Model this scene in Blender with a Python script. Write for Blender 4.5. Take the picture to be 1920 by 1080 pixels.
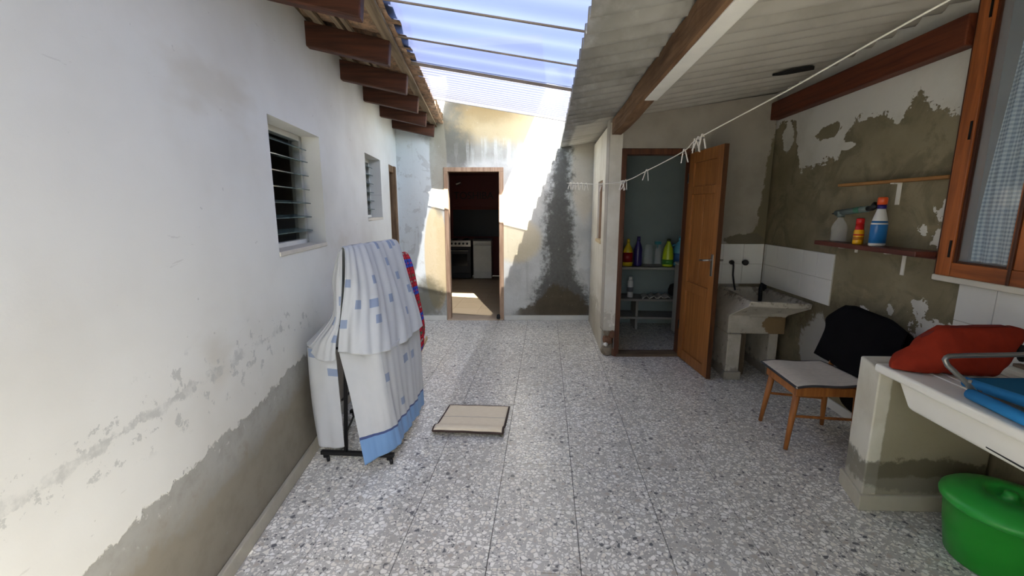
import bpy, bmesh, math, random
from mathutils import Vector, Matrix, noise as mnoise
for o in list(bpy.data.objects): bpy.data.objects.remove(o)
scene = bpy.context.scene
COL = scene.collection
R = math.radians
random.seed(7)

# ---------------------------------------------------------------- camera
cd = bpy.data.cameras.new('camera'); cam = bpy.data.objects.new('camera', cd); COL.objects.link(cam)
cd.sensor_width = 36; cd.lens = 825 / 1920 * 36; cd.clip_start = .05
cam.location = (0, 0, 1.5)
cam.rotation_euler = (R(90) - math.atan(147 / 825), 0, R(4.4))
scene.camera = cam
# ---------------------------------------------------------------- sky, sun, exposure
SUN_DIR = Vector((-.345, .978, -.86)).normalized()          # the way the light travels
w = bpy.data.worlds.new('world'); scene.world = w; w.use_nodes = True
wn = w.node_tree.nodes; bg = wn['Background']
sky = wn.new('ShaderNodeTexSky'); sky.sky_type = 'NISHITA'; sky.sun_disc = False
sky.sun_elevation = math.asin(-SUN_DIR.z); sky.sun_rotation = math.atan2(-SUN_DIR.x, -SUN_DIR.y)
sky.air_density = 1.0; sky.dust_density = 1.2; sky.ozone_density = 1.0
w.node_tree.links.new(sky.outputs[0], bg.inputs[0]); bg.inputs[1].default_value = .36
sd = bpy.data.lights.new('sun', 'SUN'); sun = bpy.data.objects.new('sun', sd); COL.objects.link(sun)
sd.energy = 9.0; sd.angle = R(.6); sd.color = (1, .965, .9)
sun.rotation_euler = SUN_DIR.to_track_quat('-Z', 'Y').to_euler(); sun.location = (3, -8, 8)
vs = scene.view_settings
vs.view_transform = 'Standard'; vs.look = 'None'; vs.gamma = 1; vs.use_curve_mapping = False
vs.exposure = 2.14
scene.cycles.max_bounces = 6; scene.cycles.diffuse_bounces = 4; scene.cycles.glossy_bounces = 3; scene.cycles.transmission_bounces = 4; scene.cycles.transparent_max_bounces = 12
scene.cycles.sample_clamp_indirect = 8; scene.cycles.use_adaptive_sampling = True; scene.cycles.adaptive_threshold = .025

# ---------------------------------------------------------------- node helpers
WARM = (1.005, 1.0, .955)
def lin(c): return tuple(min(1, a * b) for a, b in zip(_lin(c), WARM))
def _lin(c): return tuple((x / 255 / 12.92 if x / 255 <= .04045 else ((x / 255 + .055) / 1.055) ** 2.4) for x in c)
class S:
    def __init__(s, g, k): s.g, s.k = g, k
    def _m(s, op, b=None, c=None, clamp=False): return s.g.math(op, s, b, c, clamp)
    def __add__(s, b): return s._m('ADD', b)
    __radd__ = __add__
    def __sub__(s, b): return s._m('SUBTRACT', b)
    def __rsub__(s, b): return s.g.math('SUBTRACT', b, s)
    def __mul__(s, b): return s._m('MULTIPLY', b)
    __rmul__ = __mul__
    def __truediv__(s, b): return s._m('DIVIDE', b)
    def clamp(s): return s._m('ADD', 0.0, clamp=True)
    def abs(s): return s._m('ABSOLUTE')
    def floor(s): return s._m('FLOOR')
    def fract(s): return s._m('FRACT')
    def gt(s, b): return s._m('GREATER_THAN', b)
    def lt(s, b): return s._m('LESS_THAN', b)
    def max(s, b): return s._m('MAXIMUM', b)
    def min(s, b): return s._m('MINIMUM', b)
    def sin(s): return s._m('SINE')
class G:
    def __init__(s, name):
        s.m = bpy.data.materials.new(name); s.m.use_nodes = True; s.nt = s.m.node_tree
        s.b = s.nt.nodes['Principled BSDF']; s.out = s.nt.nodes['Material Output']
        s._o = None; s._p = None
    def n(s, t): return s.nt.nodes.new('ShaderNode' + t)
    def put(s, sock, v):
        if isinstance(v, S): s.nt.links.new(v.k, sock)
        elif isinstance(v, (tuple, list)):
            sock.default_value = (*v, 1) if len(v) == 3 and sock.type == 'RGBA' else v
        else: sock.default_value = v
    def math(s, op, a, b=None, c=None, clamp=False):
        n = s.n('Math'); n.operation = op; n.use_clamp = clamp
        for i, v in enumerate((a, b, c)):
            if v is not None: s.put(n.inputs[i], v)
        return S(s, n.outputs[0])
    def sep(s, v):
        n = s.n('SeparateXYZ'); s.put(n.inputs[0], v); return [S(s, k) for k in n.outputs]
    def vec(s, x=0., y=0., z=0.):
        n = s.n('CombineXYZ')
        for i, v in enumerate((x, y, z)): s.put(n.inputs[i], v)
        return S(s, n.outputs[0])
    def obj(s):
        if not s._o: s._o = S(s, s.n('TexCoord').outputs['Object'])
        return s._o
    def pos(s):
        if not s._p: s._p = S(s, s.n('NewGeometry').outputs['Position'])
        return s._p
    def uv(s): return S(s, s.n('TexCoord').outputs['UV'])
    def scaled(s, v, k):
        n = s.n('VectorMath'); n.operation = 'MULTIPLY'; s.put(n.inputs[0], v); n.inputs[1].default_value = k; return S(s, n.outputs[0])
    def noise(s, v, scale, detail=3, rough=.55, dist=0.):
        n = s.n('TexNoise'); s.put(n.inputs['Vector'], v)
        n.inputs['Scale'].default_value = scale; n.inputs['Detail'].default_value = detail
        n.inputs['Roughness'].default_value = rough; n.inputs['Distortion'].default_value = dist
        return S(s, n.outputs[0])
    def white(s, v):
        n = s.n('TexWhiteNoise'); s.put(n.inputs['Vector'], v); return S(s, n.outputs['Value'])
    def vor(s, v, scale, feat='F1', out=0, rnd=1.):
        n = s.n('TexVoronoi'); n.feature = feat; s.put(n.inputs['Vector'], v)
        n.inputs['Scale'].default_value = scale; n.inputs['Randomness'].default_value = rnd
        return S(s, n.outputs[out])
    def step(s, x, a, b):
        n = s.n('MapRange'); n.interpolation_type = 'SMOOTHSTEP'; s.put(n.inputs[0], x)
        s.put(n.inputs[1], a); s.put(n.inputs[2], b); return S(s, n.outputs[0])
    def mix(s, f, a, b, mode='MIX'):
        n = s.n('Mix'); n.data_type = 'RGBA'; n.blend_type = mode
        s.put(n.inputs[0], f); s.put(n.inputs[6], a); s.put(n.inputs[7], b); return S(s, n.outputs[2])
    def ramp(s, f, stops, const=False):
        n = s.n('ValToRGB'); s.put(n.inputs[0], f); e = n.color_ramp.elements
        n.color_ramp.interpolation = 'CONSTANT' if const else 'LINEAR'
        while len(e) < len(stops): e.new(.5)
        for k, (p, c) in zip(e, stops): k.position = p; k.color = (*c, 1)
        return S(s, n.outputs[0])
    def prof(s, x, pts):                                     # piecewise linear height over x
        x0, x1 = pts[0][0], pts[-1][0]; hs = [p[1] for p in pts]; lo, hi = min(hs), max(hs); d = max(hi - lo, 1e-6)
        r = s.ramp((x - x0) / (x1 - x0), [((p - x0) / (x1 - x0), ((h - lo) / d,) * 3) for p, h in pts])
        return S(s, r.k) * d + lo
    def ell(s, u, v, cu, cv, ru, rv):                        # 1 in the middle, 0 on the ellipse, negative outside
        a = (u - cu) / ru; b = (v - cv) / rv
        return 1.0 - s.math('SQRT', a * a + b * b)
    def bump(s, h, strength=.3, dist=.01):
        n = s.n('Bump'); n.inputs['Strength'].default_value = strength; n.inputs['Distance'].default_value = dist
        s.put(n.inputs['Height'], h); s.nt.links.new(n.outputs[0], s.b.inputs['Normal'])
    def done(s, color, rough=.8, metal=0., spec=.3, trans=0.):
        s.put(s.b.inputs['Base Color'], color); s.put(s.b.inputs['Roughness'], rough)
        s.b.inputs['Metallic'].default_value = metal; s.b.inputs['Specular IOR Level'].default_value = spec
        s.b.inputs['Transmission Weight'].default_value = trans
        return s.m
_plain = {}
def plain(name, rgb, rough=.6, metal=0., spec=.4, var=.12, scale=9., trans=0., bump=0.):
    if name in _plain: return _plain[name]
    g = G(name); n = g.noise(g.obj(), scale, 4); c = lin(rgb)
    col = g.mix(n, tuple(x * (1 - var) for x in c), tuple(min(1, x * (1 + var)) for x in c))
    if bump: g.bump(g.noise(g.obj(), scale * 6, 4), bump, .004)
    _plain[name] = g.done(col, rough, metal, spec, trans); return _plain[name]
def wood(name, rgb, dark, axis=0, rough=.55, spec=.3, k=1., bump=.25):
    if name in _plain: return _plain[name]
    g = G(name); sc = [28 * k] * 3; sc[axis] = 1.6 * k
    n = g.noise(g.scaled(g.obj(), tuple(sc)), 1., 6, .65, .6); n2 = g.noise(g.obj(), 3., 3)
    col = g.mix(g.step(n, .3, .72), lin(rgb), lin(dark))
    col = g.mix(g.step(n2, .45, .75) * .5, col, lin(dark))
    g.bump(n, bump, .004); _plain[name] = g.done(col, rough, 0, spec); return _plain[name]

# ---------------------------------------------------------------- mesh helpers
class MB:
    def __init__(s): s.v, s.f, s.uv = [], [], None
    def add(s, vs, fs):
        b = len(s.v); s.v += [tuple(q) for q in vs]; s.f += [tuple(b + i for i in f) for f in fs]; return s
    def box(s, a, b, m=None):
        x0, y0, z0 = a; x1, y1, z1 = b
        vs = [Vector(q) for q in ((x0,y0,z0),(x1,y0,z0),(x1,y1,z0),(x0,y1,z0),(x0,y0,z1),(x1,y0,z1),(x1,y1,z1),(x0,y1,z1))]
        if m: vs = [m @ q for q in vs]
        return s.add(vs, [(0,3,2,1),(4,5,6,7),(0,1,5,4),(1,2,6,5),(2,3,7,6),(3,0,4,7)])
    def prism(s, bot, top):
        n = len(bot); return s.add(list(bot) + list(top), [tuple(range(n))[::-1], tuple(range(n, 2 * n))] + [(i, (i + 1) % n, n + (i + 1) % n, n + i) for i in range(n)])
    def lathe(s, prof, c=(0, 0, 0), n=24, axis='z', ell=(1, 1)):
        vs = []
        for r, z in prof:
            for i in range(n):
                a = 2 * math.pi * i / n
                vs.append((c[0] + r * math.cos(a) * ell[0], c[1] + r * math.sin(a) * ell[1], c[2] + z))
        k = len(prof); fs = [(j * n + i, j * n + (i + 1) % n, (j + 1) * n + (i + 1) % n, (j + 1) * n + i) for j in range(k - 1) for i in range(n)]
        fs += [tuple(range(n))[::-1], tuple((k - 1) * n + i for i in range(n))]
        return s.add(vs, fs)
    def tube(s, pts, r, n=10, cap=True):
        pts = [Vector(p) for p in pts]; rs = r if isinstance(r, (list, tuple)) else [r] * len(pts); vs = []
        t0 = (pts[1] - pts[0]).normalized(); ref = Vector((0, 0, 1)) if abs(t0.z) < .9 else Vector((1, 0, 0)); u = t0.cross(ref).normalized()
        for i, p in enumerate(pts):
            t = (pts[min(i + 1, len(pts) - 1)] - pts[max(i - 1, 0)]).normalized()
            u = (u - t * u.dot(t)).normalized(); v = t.cross(u)
            vs += [p + (u * math.cos(2 * math.pi * k / n) + v * math.sin(2 * math.pi * k / n)) * rs[i] for k in range(n)]
        fs = [(j * n + k, j * n + (k + 1) % n, (j + 1) * n + (k + 1) % n, (j + 1) * n + k) for j in range(len(pts) - 1) for k in range(n)]
        if cap: fs += [tuple(range(n))[::-1], tuple((len(pts) - 1) * n + k for k in range(n))]
        return s.add(vs, fs)
    def grid(s, P, uvs=None):
        nv, nu = len(P), len(P[0]); b = len(s.v)
        s.v += [tuple(q) for row in P for q in row]
        s.f += [(b + j * nu + i, b + j * nu + i + 1, b + (j + 1) * nu + i + 1, b + (j + 1) * nu + i) for j in range(nv - 1) for i in range(nu - 1)]
        if uvs:
            if s.uv is None: s.uv = {}
            for j in range(nv):
                for i in range(nu): s.uv[b + j * nu + i] = uvs[j][i]
        return s
    def mesh(s, name, mat, smooth=False):
        me = bpy.data.meshes.new(name); me.from_pydata(s.v, [], s.f); me.update()
        bm = bmesh.new(); bm.from_mesh(me); bmesh.ops.recalc_face_normals(bm, faces=bm.faces)
        if s.uv:
            L = bm.loops.layers.uv.new('UVMap')
            for f in bm.faces:
                for l in f.loops:
                    if l.vert.index in s.uv: l[L].uv = s.uv[l.vert.index]
        bm.to_mesh(me); bm.free()
        if smooth:
            for p in me.polygons: p.use_smooth = True
        me.materials.append(mat); return me
    def build(s, name, mat, parent=None, smooth=False, bevel=0., solid=0., sub=0, seg=2, loc=None):
        me = s.mesh(name, mat, smooth or bevel > 0)
        o = bpy.data.objects.new(name, me); COL.objects.link(o)
        if parent: o.parent = parent
        if loc: o.location = loc
        if solid: q = o.modifiers.new('solid', 'SOLIDIFY'); q.thickness = solid; q.offset = 0
        if bevel: q = o.modifiers.new('bevel', 'BEVEL'); q.width = bevel; q.segments = seg; q.limit_method = 'ANGLE'; q.angle_limit = R(35); q.harden_normals = True
        if sub: q = o.modifiers.new('sub', 'SUBSURF'); q.levels = sub; q.render_levels = sub
        return o
def inst(name, me, parent=None, loc=(0, 0, 0), rot=(0, 0, 0)):
    o = bpy.data.objects.new(name, me); COL.objects.link(o); o.parent = parent; o.location = loc; o.rotation_euler = rot; return o
def tag(o, label, cat, kind=None, group=None):
    o['label'] = label; o['category'] = cat
    if kind: o['kind'] = kind
    if group: o['group'] = group
    return o
def empty(name, label, cat, loc=(0, 0, 0), rz=0., kind=None, group=None):
    o = bpy.data.objects.new(name, None); COL.objects.link(o); o.location = loc; o.rotation_euler = (0, 0, rz); o.empty_display_size = .1
    return tag(o, label, cat, kind, group)
def cat_rom(p, t):
    n = len(p) - 1; x = min(max(t, 0), 1) * n; i = min(int(x), n - 1); f = x - i
    a, b, c, d = (Vector(p[max(i - 1, 0)]), Vector(p[i]), Vector(p[i + 1]), Vector(p[min(i + 2, n)]))
    return .5 * ((2 * b) + (c - a) * f + (2 * a - 5 * b + 4 * c - d) * f * f + (3 * b - a - 3 * c + d) * f ** 3)
def loft(levels, nu, nv, disp=None, tight=None):
    """levels: control rows from top to bottom. returns grid of points and uv in metres (v counts up from the hem)"""
    rows = []
    for j in range(nv):
        t = j / (nv - 1); m = [[cat_rom([lv[k] for lv in levels], t)] for k in range(len(levels[0]))]
        ctrl = [q[0] for q in m]; rows.append([cat_rom(ctrl, i / (nu - 1)) for i in range(nu)])
    if disp:
        out = []
        for j in range(nv):
            r = []
            for i in range(nu):
                a = rows[j][min(i + 1, nu - 1)] - rows[j][max(i - 1, 0)]; b = rows[min(j + 1, nv - 1)][i] - rows[max(j - 1, 0)][i]
                nrm = a.cross(b); nrm = nrm.normalized() if nrm.length > 1e-9 else Vector((0, 0, 0))
                r.append(rows[j][i] + nrm * disp(i / (nu - 1), j / (nv - 1)))
            out.append(r)
        rows = out
    uvs = [[None] * nu for _ in range(nv)]
    mid = nu // 2
    L = [0.]
    for j in range(nv - 1, 0, -1): L.append(L[-1] + (rows[j][mid] - rows[j - 1][mid]).length)
    for j in range(nv):
        acc = 0.
        for i in range(nu):
            ref = rows[nv - 1]
            if i: acc += (ref[i] - ref[i - 1]).length
            uvs[j][i] = (acc, L[nv - 1 - j])
    return rows, uvs
def wall_mesh(u0, u1, z0, z1, th, holes=(), top=None, slabs=()):
    """wall in local x-z, room face at y=0, the body behind it at y=th; reveals at the holes"""
    us = sorted({u0, u1, *[h[0] for h in holes], *[h[1] for h in holes], *slabs}); zs = sorted({z0, z1, *[h[2] for h in holes], *[h[3] for h in holes]})
    b = MB(); cells = set()
    for i in range(len(us) - 1):
        for j in range(len(zs) - 1):
            cu, cz = (us[i] + us[i + 1]) / 2, (zs[j] + zs[j + 1]) / 2
            if not any(h[0] < cu < h[1] and h[2] < cz < h[3] for h in holes): cells.add((i, j))
    T = lambda u, z: top(u) if top and abs(z - z1) < 1e-6 else z
    for i, j in cells:
        a, c, d, e = us[i], us[i + 1], zs[j], zs[j + 1]
        q = [(a, d), (c, d), (c, T(c, e)), (a, T(a, e))]
        b.add([(u, 0, z) for u, z in q], [(0, 1, 2, 3)]); b.add([(u, th, z) for u, z in q], [(3, 2, 1, 0)])
        for (di, dj), (k, l) in {(-1, 0): (0, 3), (1, 0): (1, 2), (0, -1): (0, 1), (0, 1): (3, 2)}.items():
            if (i + di, j + dj) not in cells:
                b.add([(*[q[k][0]], 0, q[k][1]), (q[l][0], 0, q[l][1]), (q[l][0], th, q[l][1]), (q[k][0], th, q[k][1])], [(0, 1, 2, 3)])
    return b
def place(o, p, ang): o.location = p; o.rotation_euler = (0, 0, ang); return o
def weld(o):
    bm = bmesh.new(); bm.from_mesh(o.data); bmesh.ops.remove_doubles(bm, verts=bm.verts, dist=1e-4)
    bmesh.ops.recalc_face_normals(bm, faces=bm.faces); bm.to_mesh(o.data); bm.free(); return o

# frames of the four main walls: origin and heading of local x
AL = math.atan2(.9885, -.1512); PLW = (-1.065, 0, 0)         # left wall: local x runs away from the camera, local -y is the yard
AB = math.atan(.077); PB = (0, 5.918, 0)                     # back wall
AD = math.atan(.077); PD = (0, 4.394, 0)                     # store-room wall
AR = math.atan2(1, -.0156); PRW = (2.2512, 0, 0)             # right wall: local +y is the yard
def Lw(u, off, z): return (PLW[0] - .1512 * u + .9885 * off, .9885 * u + .1512 * off, z)   # off = distance into the yard
ROOFZ = lambda x: 2.284 + .148 * (x - .2)

# ---------------------------------------------------------------- surface materials
def m_left():
    g = G('limewashed_wall_with_damp_dado'); u, _, v = g.sep(g.obj()); P = g.vec(u, 0, v)
    n1 = g.noise(P, 1.1, 4); n2 = g.noise(P, 9, 6, .65); n3 = g.noise(P, 30, 4, .6)
    col = g.mix(g.step(n1, .35, .75), lin((226, 226, 223)), lin((208, 206, 200)))
    col = g.mix(g.step(g.noise(g.vec(u * .6, 3., v * 1.3), 1.8, 4, .6), .58, .75) * .5, col, lin((197, 190, 176)))
    h = g.prof(u, [(-3, .5), (.9, .56), (1.7, .585), (2.3, .63), (2.6, .66), (6, .72)])
    e = v - h + (n2 - .5) * .16 + (n3 - .5) * .05
    chips = g.step(g.noise(P, 12, 7, .7), .565, .6) * g.step(g.ell(u, v, 1.6, .86, 1.3, .17) + (n1 - .5) * .6, 0., .35)
    streak = g.step(((v - .86 - (u - 1.4) * .02).abs() * 24 + (g.noise(P, 11, 5, .7) - .5) * 3.6), .55, .3) * g.step(u, .5, .9) * g.step(u, 2.3, 2.)
    col = g.mix((chips + streak * g.step(n2, .4, .6)).clamp() * .75, col, lin((184, 185, 182)))
    grey = lin((170, 169, 164)); brown = lin((150, 143, 130))
    cem = g.mix(g.step(e + (n1 - .5) * .25 + (n2 - .5) * .15, -.2, -.06), brown, grey); cem = g.mix(g.step(n3, .62, .68) * g.step(e, -.14, -.02) * .7, cem, lin((205, 205, 202)))
    cem = g.mix(g.step(n2, .4, .7) * .35, cem, lin((120, 114, 102)))
    col = g.mix(g.step(e, .006, -.006), col, cem)
    spots = g.step(g.noise(P, 25, 2), .73, .76)
    col = g.mix(spots * .4, col, lin((165, 163, 158)))
    col = g.mix(g.step(g.noise(g.vec(u * 1.2, 0, v * 4.5), 3., 5, .6, 1.5), .685, .71) * .22, col, lin((160, 156, 148)))
    g.bump(g.step(e, .006, -.006) * -.6 + n1 * .8 + n3 * .12, .5, .012)
    return g.done(col, .88, 0, .15)
def m_back():
    g = G('stained_peeling_plaster'); u, _, v = g.sep(g.obj()); P = g.vec(u, 0, v)
    n1 = g.noise(P, 2.2, 5, .6); n2 = g.noise(P, 8, 7, .68); n3 = g.noise(P, 26, 5, .65); run = g.noise(g.vec(u * 9, 0, v * .9), 1.2, 5, .6)
    W = (n1 - .5) * .9 + (n2 - .5) * .8
    base = g.mix(g.step(n1, .35, .7), lin((196, 197, 194)), lin((172, 172, 168)))
    left = g.step(u + (n2 - .5) * .25, -1.42, -1.5)
    base = g.mix(left * .8, base, g.mix(g.step(n2, .55, .66), lin((212, 217, 220)), lin((190, 191, 190))))
    base = g.mix(g.step(run, .55, .75) * .35, base, lin((140, 137, 128)))
    peel = g.step(g.noise(P, 4.2, 7, .6, .6), .585, .6)
    base = g.mix(peel * .4 * g.step(v, .3, .7), base, lin((168, 168, 166)))
    up = g.step(g.ell(u, v, -.85, 2.75, .95, .72) + W * .3, 0., .25)                # grey render over the door
    base = g.mix(up * .85, base, lin((150, 146, 136)))
    base = g.mix(g.step(g.ell(u, v, -1.18, 2.45, .3, .6) + W * .45, 0, .4) * .8, base, lin((98, 96, 88)))
    och = g.step(g.ell(u, v, -.6, 2.62, .8, .4) + W * .7, 0, .5)
    base = g.mix(och * .7, base, lin((186, 163, 124)))
    base = g.mix(g.step(g.ell(u, v, -.75, 2.72, .5, .22) + W * .9, 0, .7) * .5, base, lin((140, 120, 88)))
    base = g.mix(g.step(run + (n2 - .5) * .3, .46, .66) * g.step(g.ell(u, v, -.75, 2.2, .6, .26) + W * .35, 0, .5) * .6, base, lin((196, 195, 190)))
    base = g.mix(g.step(g.ell(u, v, -1.47, .85, .17, .75) + W * .12, 0, .12) * .75, base, lin((214, 190, 142)))   # ochre column left of the doorway
    base = g.mix(g.step(g.ell(u, v, -1.41, 2.1, .12, .75) + W * .2, 0, .15) * .75, base, lin((152, 147, 133)))
    base = g.mix(g.step(g.ell(u, v, -.4, 1.1, .4, .35) + W * .3, 0, .3) * .6, base, lin((206, 190, 150)))
    base = g.mix(g.step(g.ell(u, v, .5, 2.0, .22, .75) + W * .3, 0, .3) * .5, base, lin((205, 190, 165)))
    cu = g.prof(v, [(0, .22), (1., .18), (1.6, .16), (2.4, .22)]); hw = g.prof(v, [(0, .36), (.3, .42), (.7, .24), (1.3, .22), (1.9, .17), (2.4, .12)])
    col_m = g.step((hw - (u - cu).abs()) * 6 + (n2 - .5) * 2.6 + (n3 - .5) * 1.2, -.25, .7)                                   # black mould under the roof edge
    mould = g.mix(n3, lin((40, 39, 36)), lin((98, 96, 90)))
    base = g.mix(col_m * .88, base, mould)
    low = g.step(g.prof(u, [(-.55, .12), (-.1, .3), (.1, .55), (.35, .46), (.6, .25)]) - v + (n2 - .5) * .35, 0, .08) * g.step(u, -.5, -.3)
    base = g.mix(low * .9, base, g.mix(n2, lin((62, 54, 42)), lin((102, 92, 74))))
    lowl = g.step(g.ell(u, v, -1.58, .3, .3, .4) + W * .8, 0, .6)
    base = g.mix(lowl * .85, base, lin((104, 100, 82)))
    base = g.mix(g.step(v, .075, .06), base, lin((196, 196, 188)))
    base = g.mix(g.step(n3, .66, .7) * .35, base, lin((222, 222, 218)))
    base = g.mix(g.step(g.noise(P, 40, 3), .7, .74) * .3 , base, lin((95, 92, 84)))
    g.bump(n2 * .6 + n3 * .3 + peel * .25, .5, .012)
    return g.done(base, .92, 0, .12)
def m_right():
    g = G('white_paint_peeled_to_cement'); u, _, v = g.sep(g.obj()); P = g.vec(u, 0, v)
    n1 = g.noise(P, 2, 5, .6); n2 = g.noise(P, 8, 7, .7); n3 = g.noise(P, 28, 5, .65); ns = g.noise(g.vec(u * 5, 0, v * 14), 1., 6, .7)
    paint = g.mix(g.step(n1, .4, .7), lin((214, 212, 206)), lin((196, 193, 185)))
    cem = g.mix(g.step(n1, .3, .7), lin((126, 117, 94)), lin((148, 139, 116)))
    cem = g.mix(g.step(g.noise(P, 3.2, 6, .65, 1.2), .46, .66) * .6, cem, lin((104, 97, 78)))
    cem = g.mix(g.step(g.noise(g.vec(u * .8, 4., v), 4., 4, .6), .58, .7) * .35, cem, lin((172, 160, 132)))
    h = g.prof(u, [(-3, 1.9), (2.3, 2.03), (2.7, 2.03), (2.86, 2.1), (2.96, 2.19), (3.05, 2.1), (3.1, 2.06), (3.27, 2.13), (3.5, 2.12), (3.58, 2.02), (3.62, 1.88), (3.75, 1.87), (4.12, 1.84), (4.2, 2.05), (4.26, 2.28), (4.5, 2.28), (4.7, 2.22)])
    e = v - h + (n2 - .5) * .26 + (ns - .5) * .22 + (n3 - .5) * .1
    m = g.step(e, .005, -.005)
    m = (m - g.step(g.ell(u, v, 4.36, 2.15, .1, .17) + (ns - .5) * 1.6, .1, .16)).clamp()
    m = (m - g.step(g.ell(u, v, 3.55, 1.96, .1, .035) + (n2 - .5) * 1.2, .1, .16)).clamp()
    isl = g.step(g.ell(u, v, 3.78, 2.1, .17, .06) + (n2 - .5) * 2.2, .15, .2); m = m.max(isl)
    for cu, cv, a, b in ((2.66, 1.475, .07, .05), (2.66, 1.34, .05, .06), (2.78, 1.385, .03, .03), (2.72, .925, .06, .05), (2.93, .87, .025, .03), (2.6, .8, .16, .08), (2.85, .74, .06, .03), (3.15, .82, .05, .02)):
        m = (m - g.step(g.ell(u, v, cu, cv, a * 1.1, b * 1.1) + (n2 - .5) * 3.4 + (n3 - .5) * 2.4 + (ns - .5), .1, .16)).clamp()
    m = (m - g.step(n3, .72, .735) * .8).clamp()
    pale = g.step(g.ell(u, v, 3.55, .38, .3, .3) + (n2 - .5) * 1.2, 0, .15)          # crumbly patch near the trough
    dk = g.step(g.ell(u, v, 3.3, .6, .75, .3) + (n2 - .5) * 1.6, 0, .4)
    cem = g.mix(dk * .55, cem, lin((74, 68, 56)))
    col = g.mix(m, paint, cem); col = g.mix(pale * .8, col, lin((176, 174, 168)))
    g.bump(m * -.5 + n2 * .35 + n3 * .2, .5, .01)
    return g.done(col, .9, 0, .12)
def m_store():
    g = G('grey_painted_wall_with_damp_corner'); u, _, v = g.sep(g.obj()); P = g.vec(u, 0, v)
    n1 = g.noise(P, 2, 5, .6); n2 = g.noise(P, 8, 7, .7)
    col = g.mix(g.step(n1, .35, .7), lin((172, 166, 157)), lin((152, 146, 136)))
    e = g.prof(v, [(.9, 1.95), (1.2, 1.98), (1.35, 2.06), (1.6, 2.1), (2., 2.12), (2.6, 2.25)]) - u + (n2 - .5) * .22
    m = g.step(e, .01, -.01); col = g.mix(m, col, lin((120, 112, 92)))
    col = g.mix(g.step(g.ell(u, v, 1.98, 1.2, .2, .07) + (n2 - .5) * 1.4, 0, .1), col, lin((112, 106, 92)))
    low = g.step(.28 + (n2 - .5) * .5 - v, 0, .03); col = g.mix(low * .6, col, lin((128, 124, 116)))
    g.bump(n2, .25, .008)
    return g.done(col, .9, 0, .12)
def m_side():
    g = G('off_white_plaster_with_streaks'); P = g.obj()
    n1 = g.noise(P, 2, 5, .6); n2 = g.noise(P, 8, 7, .7); u, _, v = g.sep(P)
    col = g.mix(g.step(n1, .35, .7), lin((222, 218, 208)), lin((200, 194, 180)))
    col = g.mix(g.step(g.noise(g.vec(u * 8, 0, v * .8), 1.3, 5, .6), .52, .7) * .4, col, lin((176, 168, 150)))
    low = g.step(.45 + (n2 - .5) * 1.2 - v, 0, .06); col = g.mix(low * .35, col, lin((130, 120, 98)))
    g.bump(n2, .3, .008); return g.done(col, .9, 0, .12)
def m_terrazzo(name='terrazzo', dark=0.):
    g = G(name); P = g.pos(); x, y, z = g.sep(P); P = g.vec(x, y, 0.)
    wob = g.noise(P, 40, 2); Q = g.vec(x + (wob - .5) * .012, y + (g.noise(g.vec(y, x, 3.), 40, 2) - .5) * .012, 0.)
    d = g.vor(Q, 43, 'DISTANCE_TO_EDGE'); cell = g.vor(Q, 43, 'F1', 1); r, gg, b = g.sep(cell)
    d2 = g.vor(Q, 95, 'DISTANCE_TO_EDGE'); c2, c3, _ = g.sep(g.vor(Q, 95, 'F1', 1))
    big = g.step(d, .09, .17) * r.gt(.3); sm = g.step(d2, .1, .2) * c2.gt(.35)
    n = g.noise(P, 1.7, 4); tile = g.white(g.vec(((x + .232) / .4).floor(), ((y - 2.015) / .4).floor(), 0.))
    binder = g.mix(g.noise(P, 14, 4), lin((172, 170, 166)), lin((204, 202, 197)))
    smc = g.ramp(c3, [(0, lin((96, 96, 98))), (.15, lin((204, 200, 192))), (.45, lin((242, 240, 234)))], True)
    bigc = g.ramp(gg, [(0, lin((96, 96, 100))), (.04, lin((190, 182, 172))), (.12, lin((240, 236, 228))), (.4, lin((252, 250, 246))), (.75, lin((246, 245, 243)))], True)
    col = g.mix(sm, binder, smc); col = g.mix(big, col, bigc)
    col = g.mix((tile * .12 + g.step(n, .4, .75) * .14).clamp(), col, lin((168, 162, 152)))
    g.bump(big * .3, .04, .002)
    return g.done(col, g.mix(n, (.28,) * 3, (.42,) * 3), 0, .5)
M_left, M_back, M_right, M_store, M_side, M_terr = m_left(), m_back(), m_right(), m_store(), m_side(), m_terrazzo()
M_grout = plain('grout', (104, 102, 98), .9, bump=.3)
M_white = plain('white_paint', (222, 220, 214), .7)
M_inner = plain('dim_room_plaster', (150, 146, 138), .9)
M_base = plain('skirting_cement', (186, 181, 166), .85, var=.2, bump=.3)
M_tile = plain('glazed_white_tile', (226, 226, 224), .22, spec=.5, var=.05, scale=3)
M_black = plain('black_metal', (28, 27, 27), .45, .3)
M_steel = plain('grey_steel', (128, 128, 128), .35, .8)
M_chrome = plain('worn_chrome', (176, 172, 164), .3, .9)
M_glasspane = None

# ---------------------------------------------------------------- floor
fl = MB().box((-3.2, -4.3, -.12), (2.5, 5.93, -.006)).build('floor', M_grout)
tag(fl, 'terrazzo tiled yard floor of square grey and white chip tiles', 'floor', 'structure')
tb = MB(); T_ = .3965
tile_me = MB().box((0, 0, -.02), (T_, T_, 0)).mesh('floor_tile', M_terr)
for i in range(-5, 7):
    for j in range(-6, 10):
        x, y = -.232 + .4 * i, 2.015 + .4 * j
        if y > 5.8 or x < -2.3: continue
        inst('floor_tile', tile_me, fl, (x, y, random.uniform(-.0006, .0006)))
nb = MB()
for j in range(-16, -6):
    for i in range(-6, 7): nb.box((-.232 + .4 * i, 2.015 + .4 * j, -.02), (-.232 + .4 * i + T_, 2.015 + .4 * j + T_, 0))
q = nb.build('floor_tile_field', M_terr, fl); q['kind'] = 'stuff'

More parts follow.
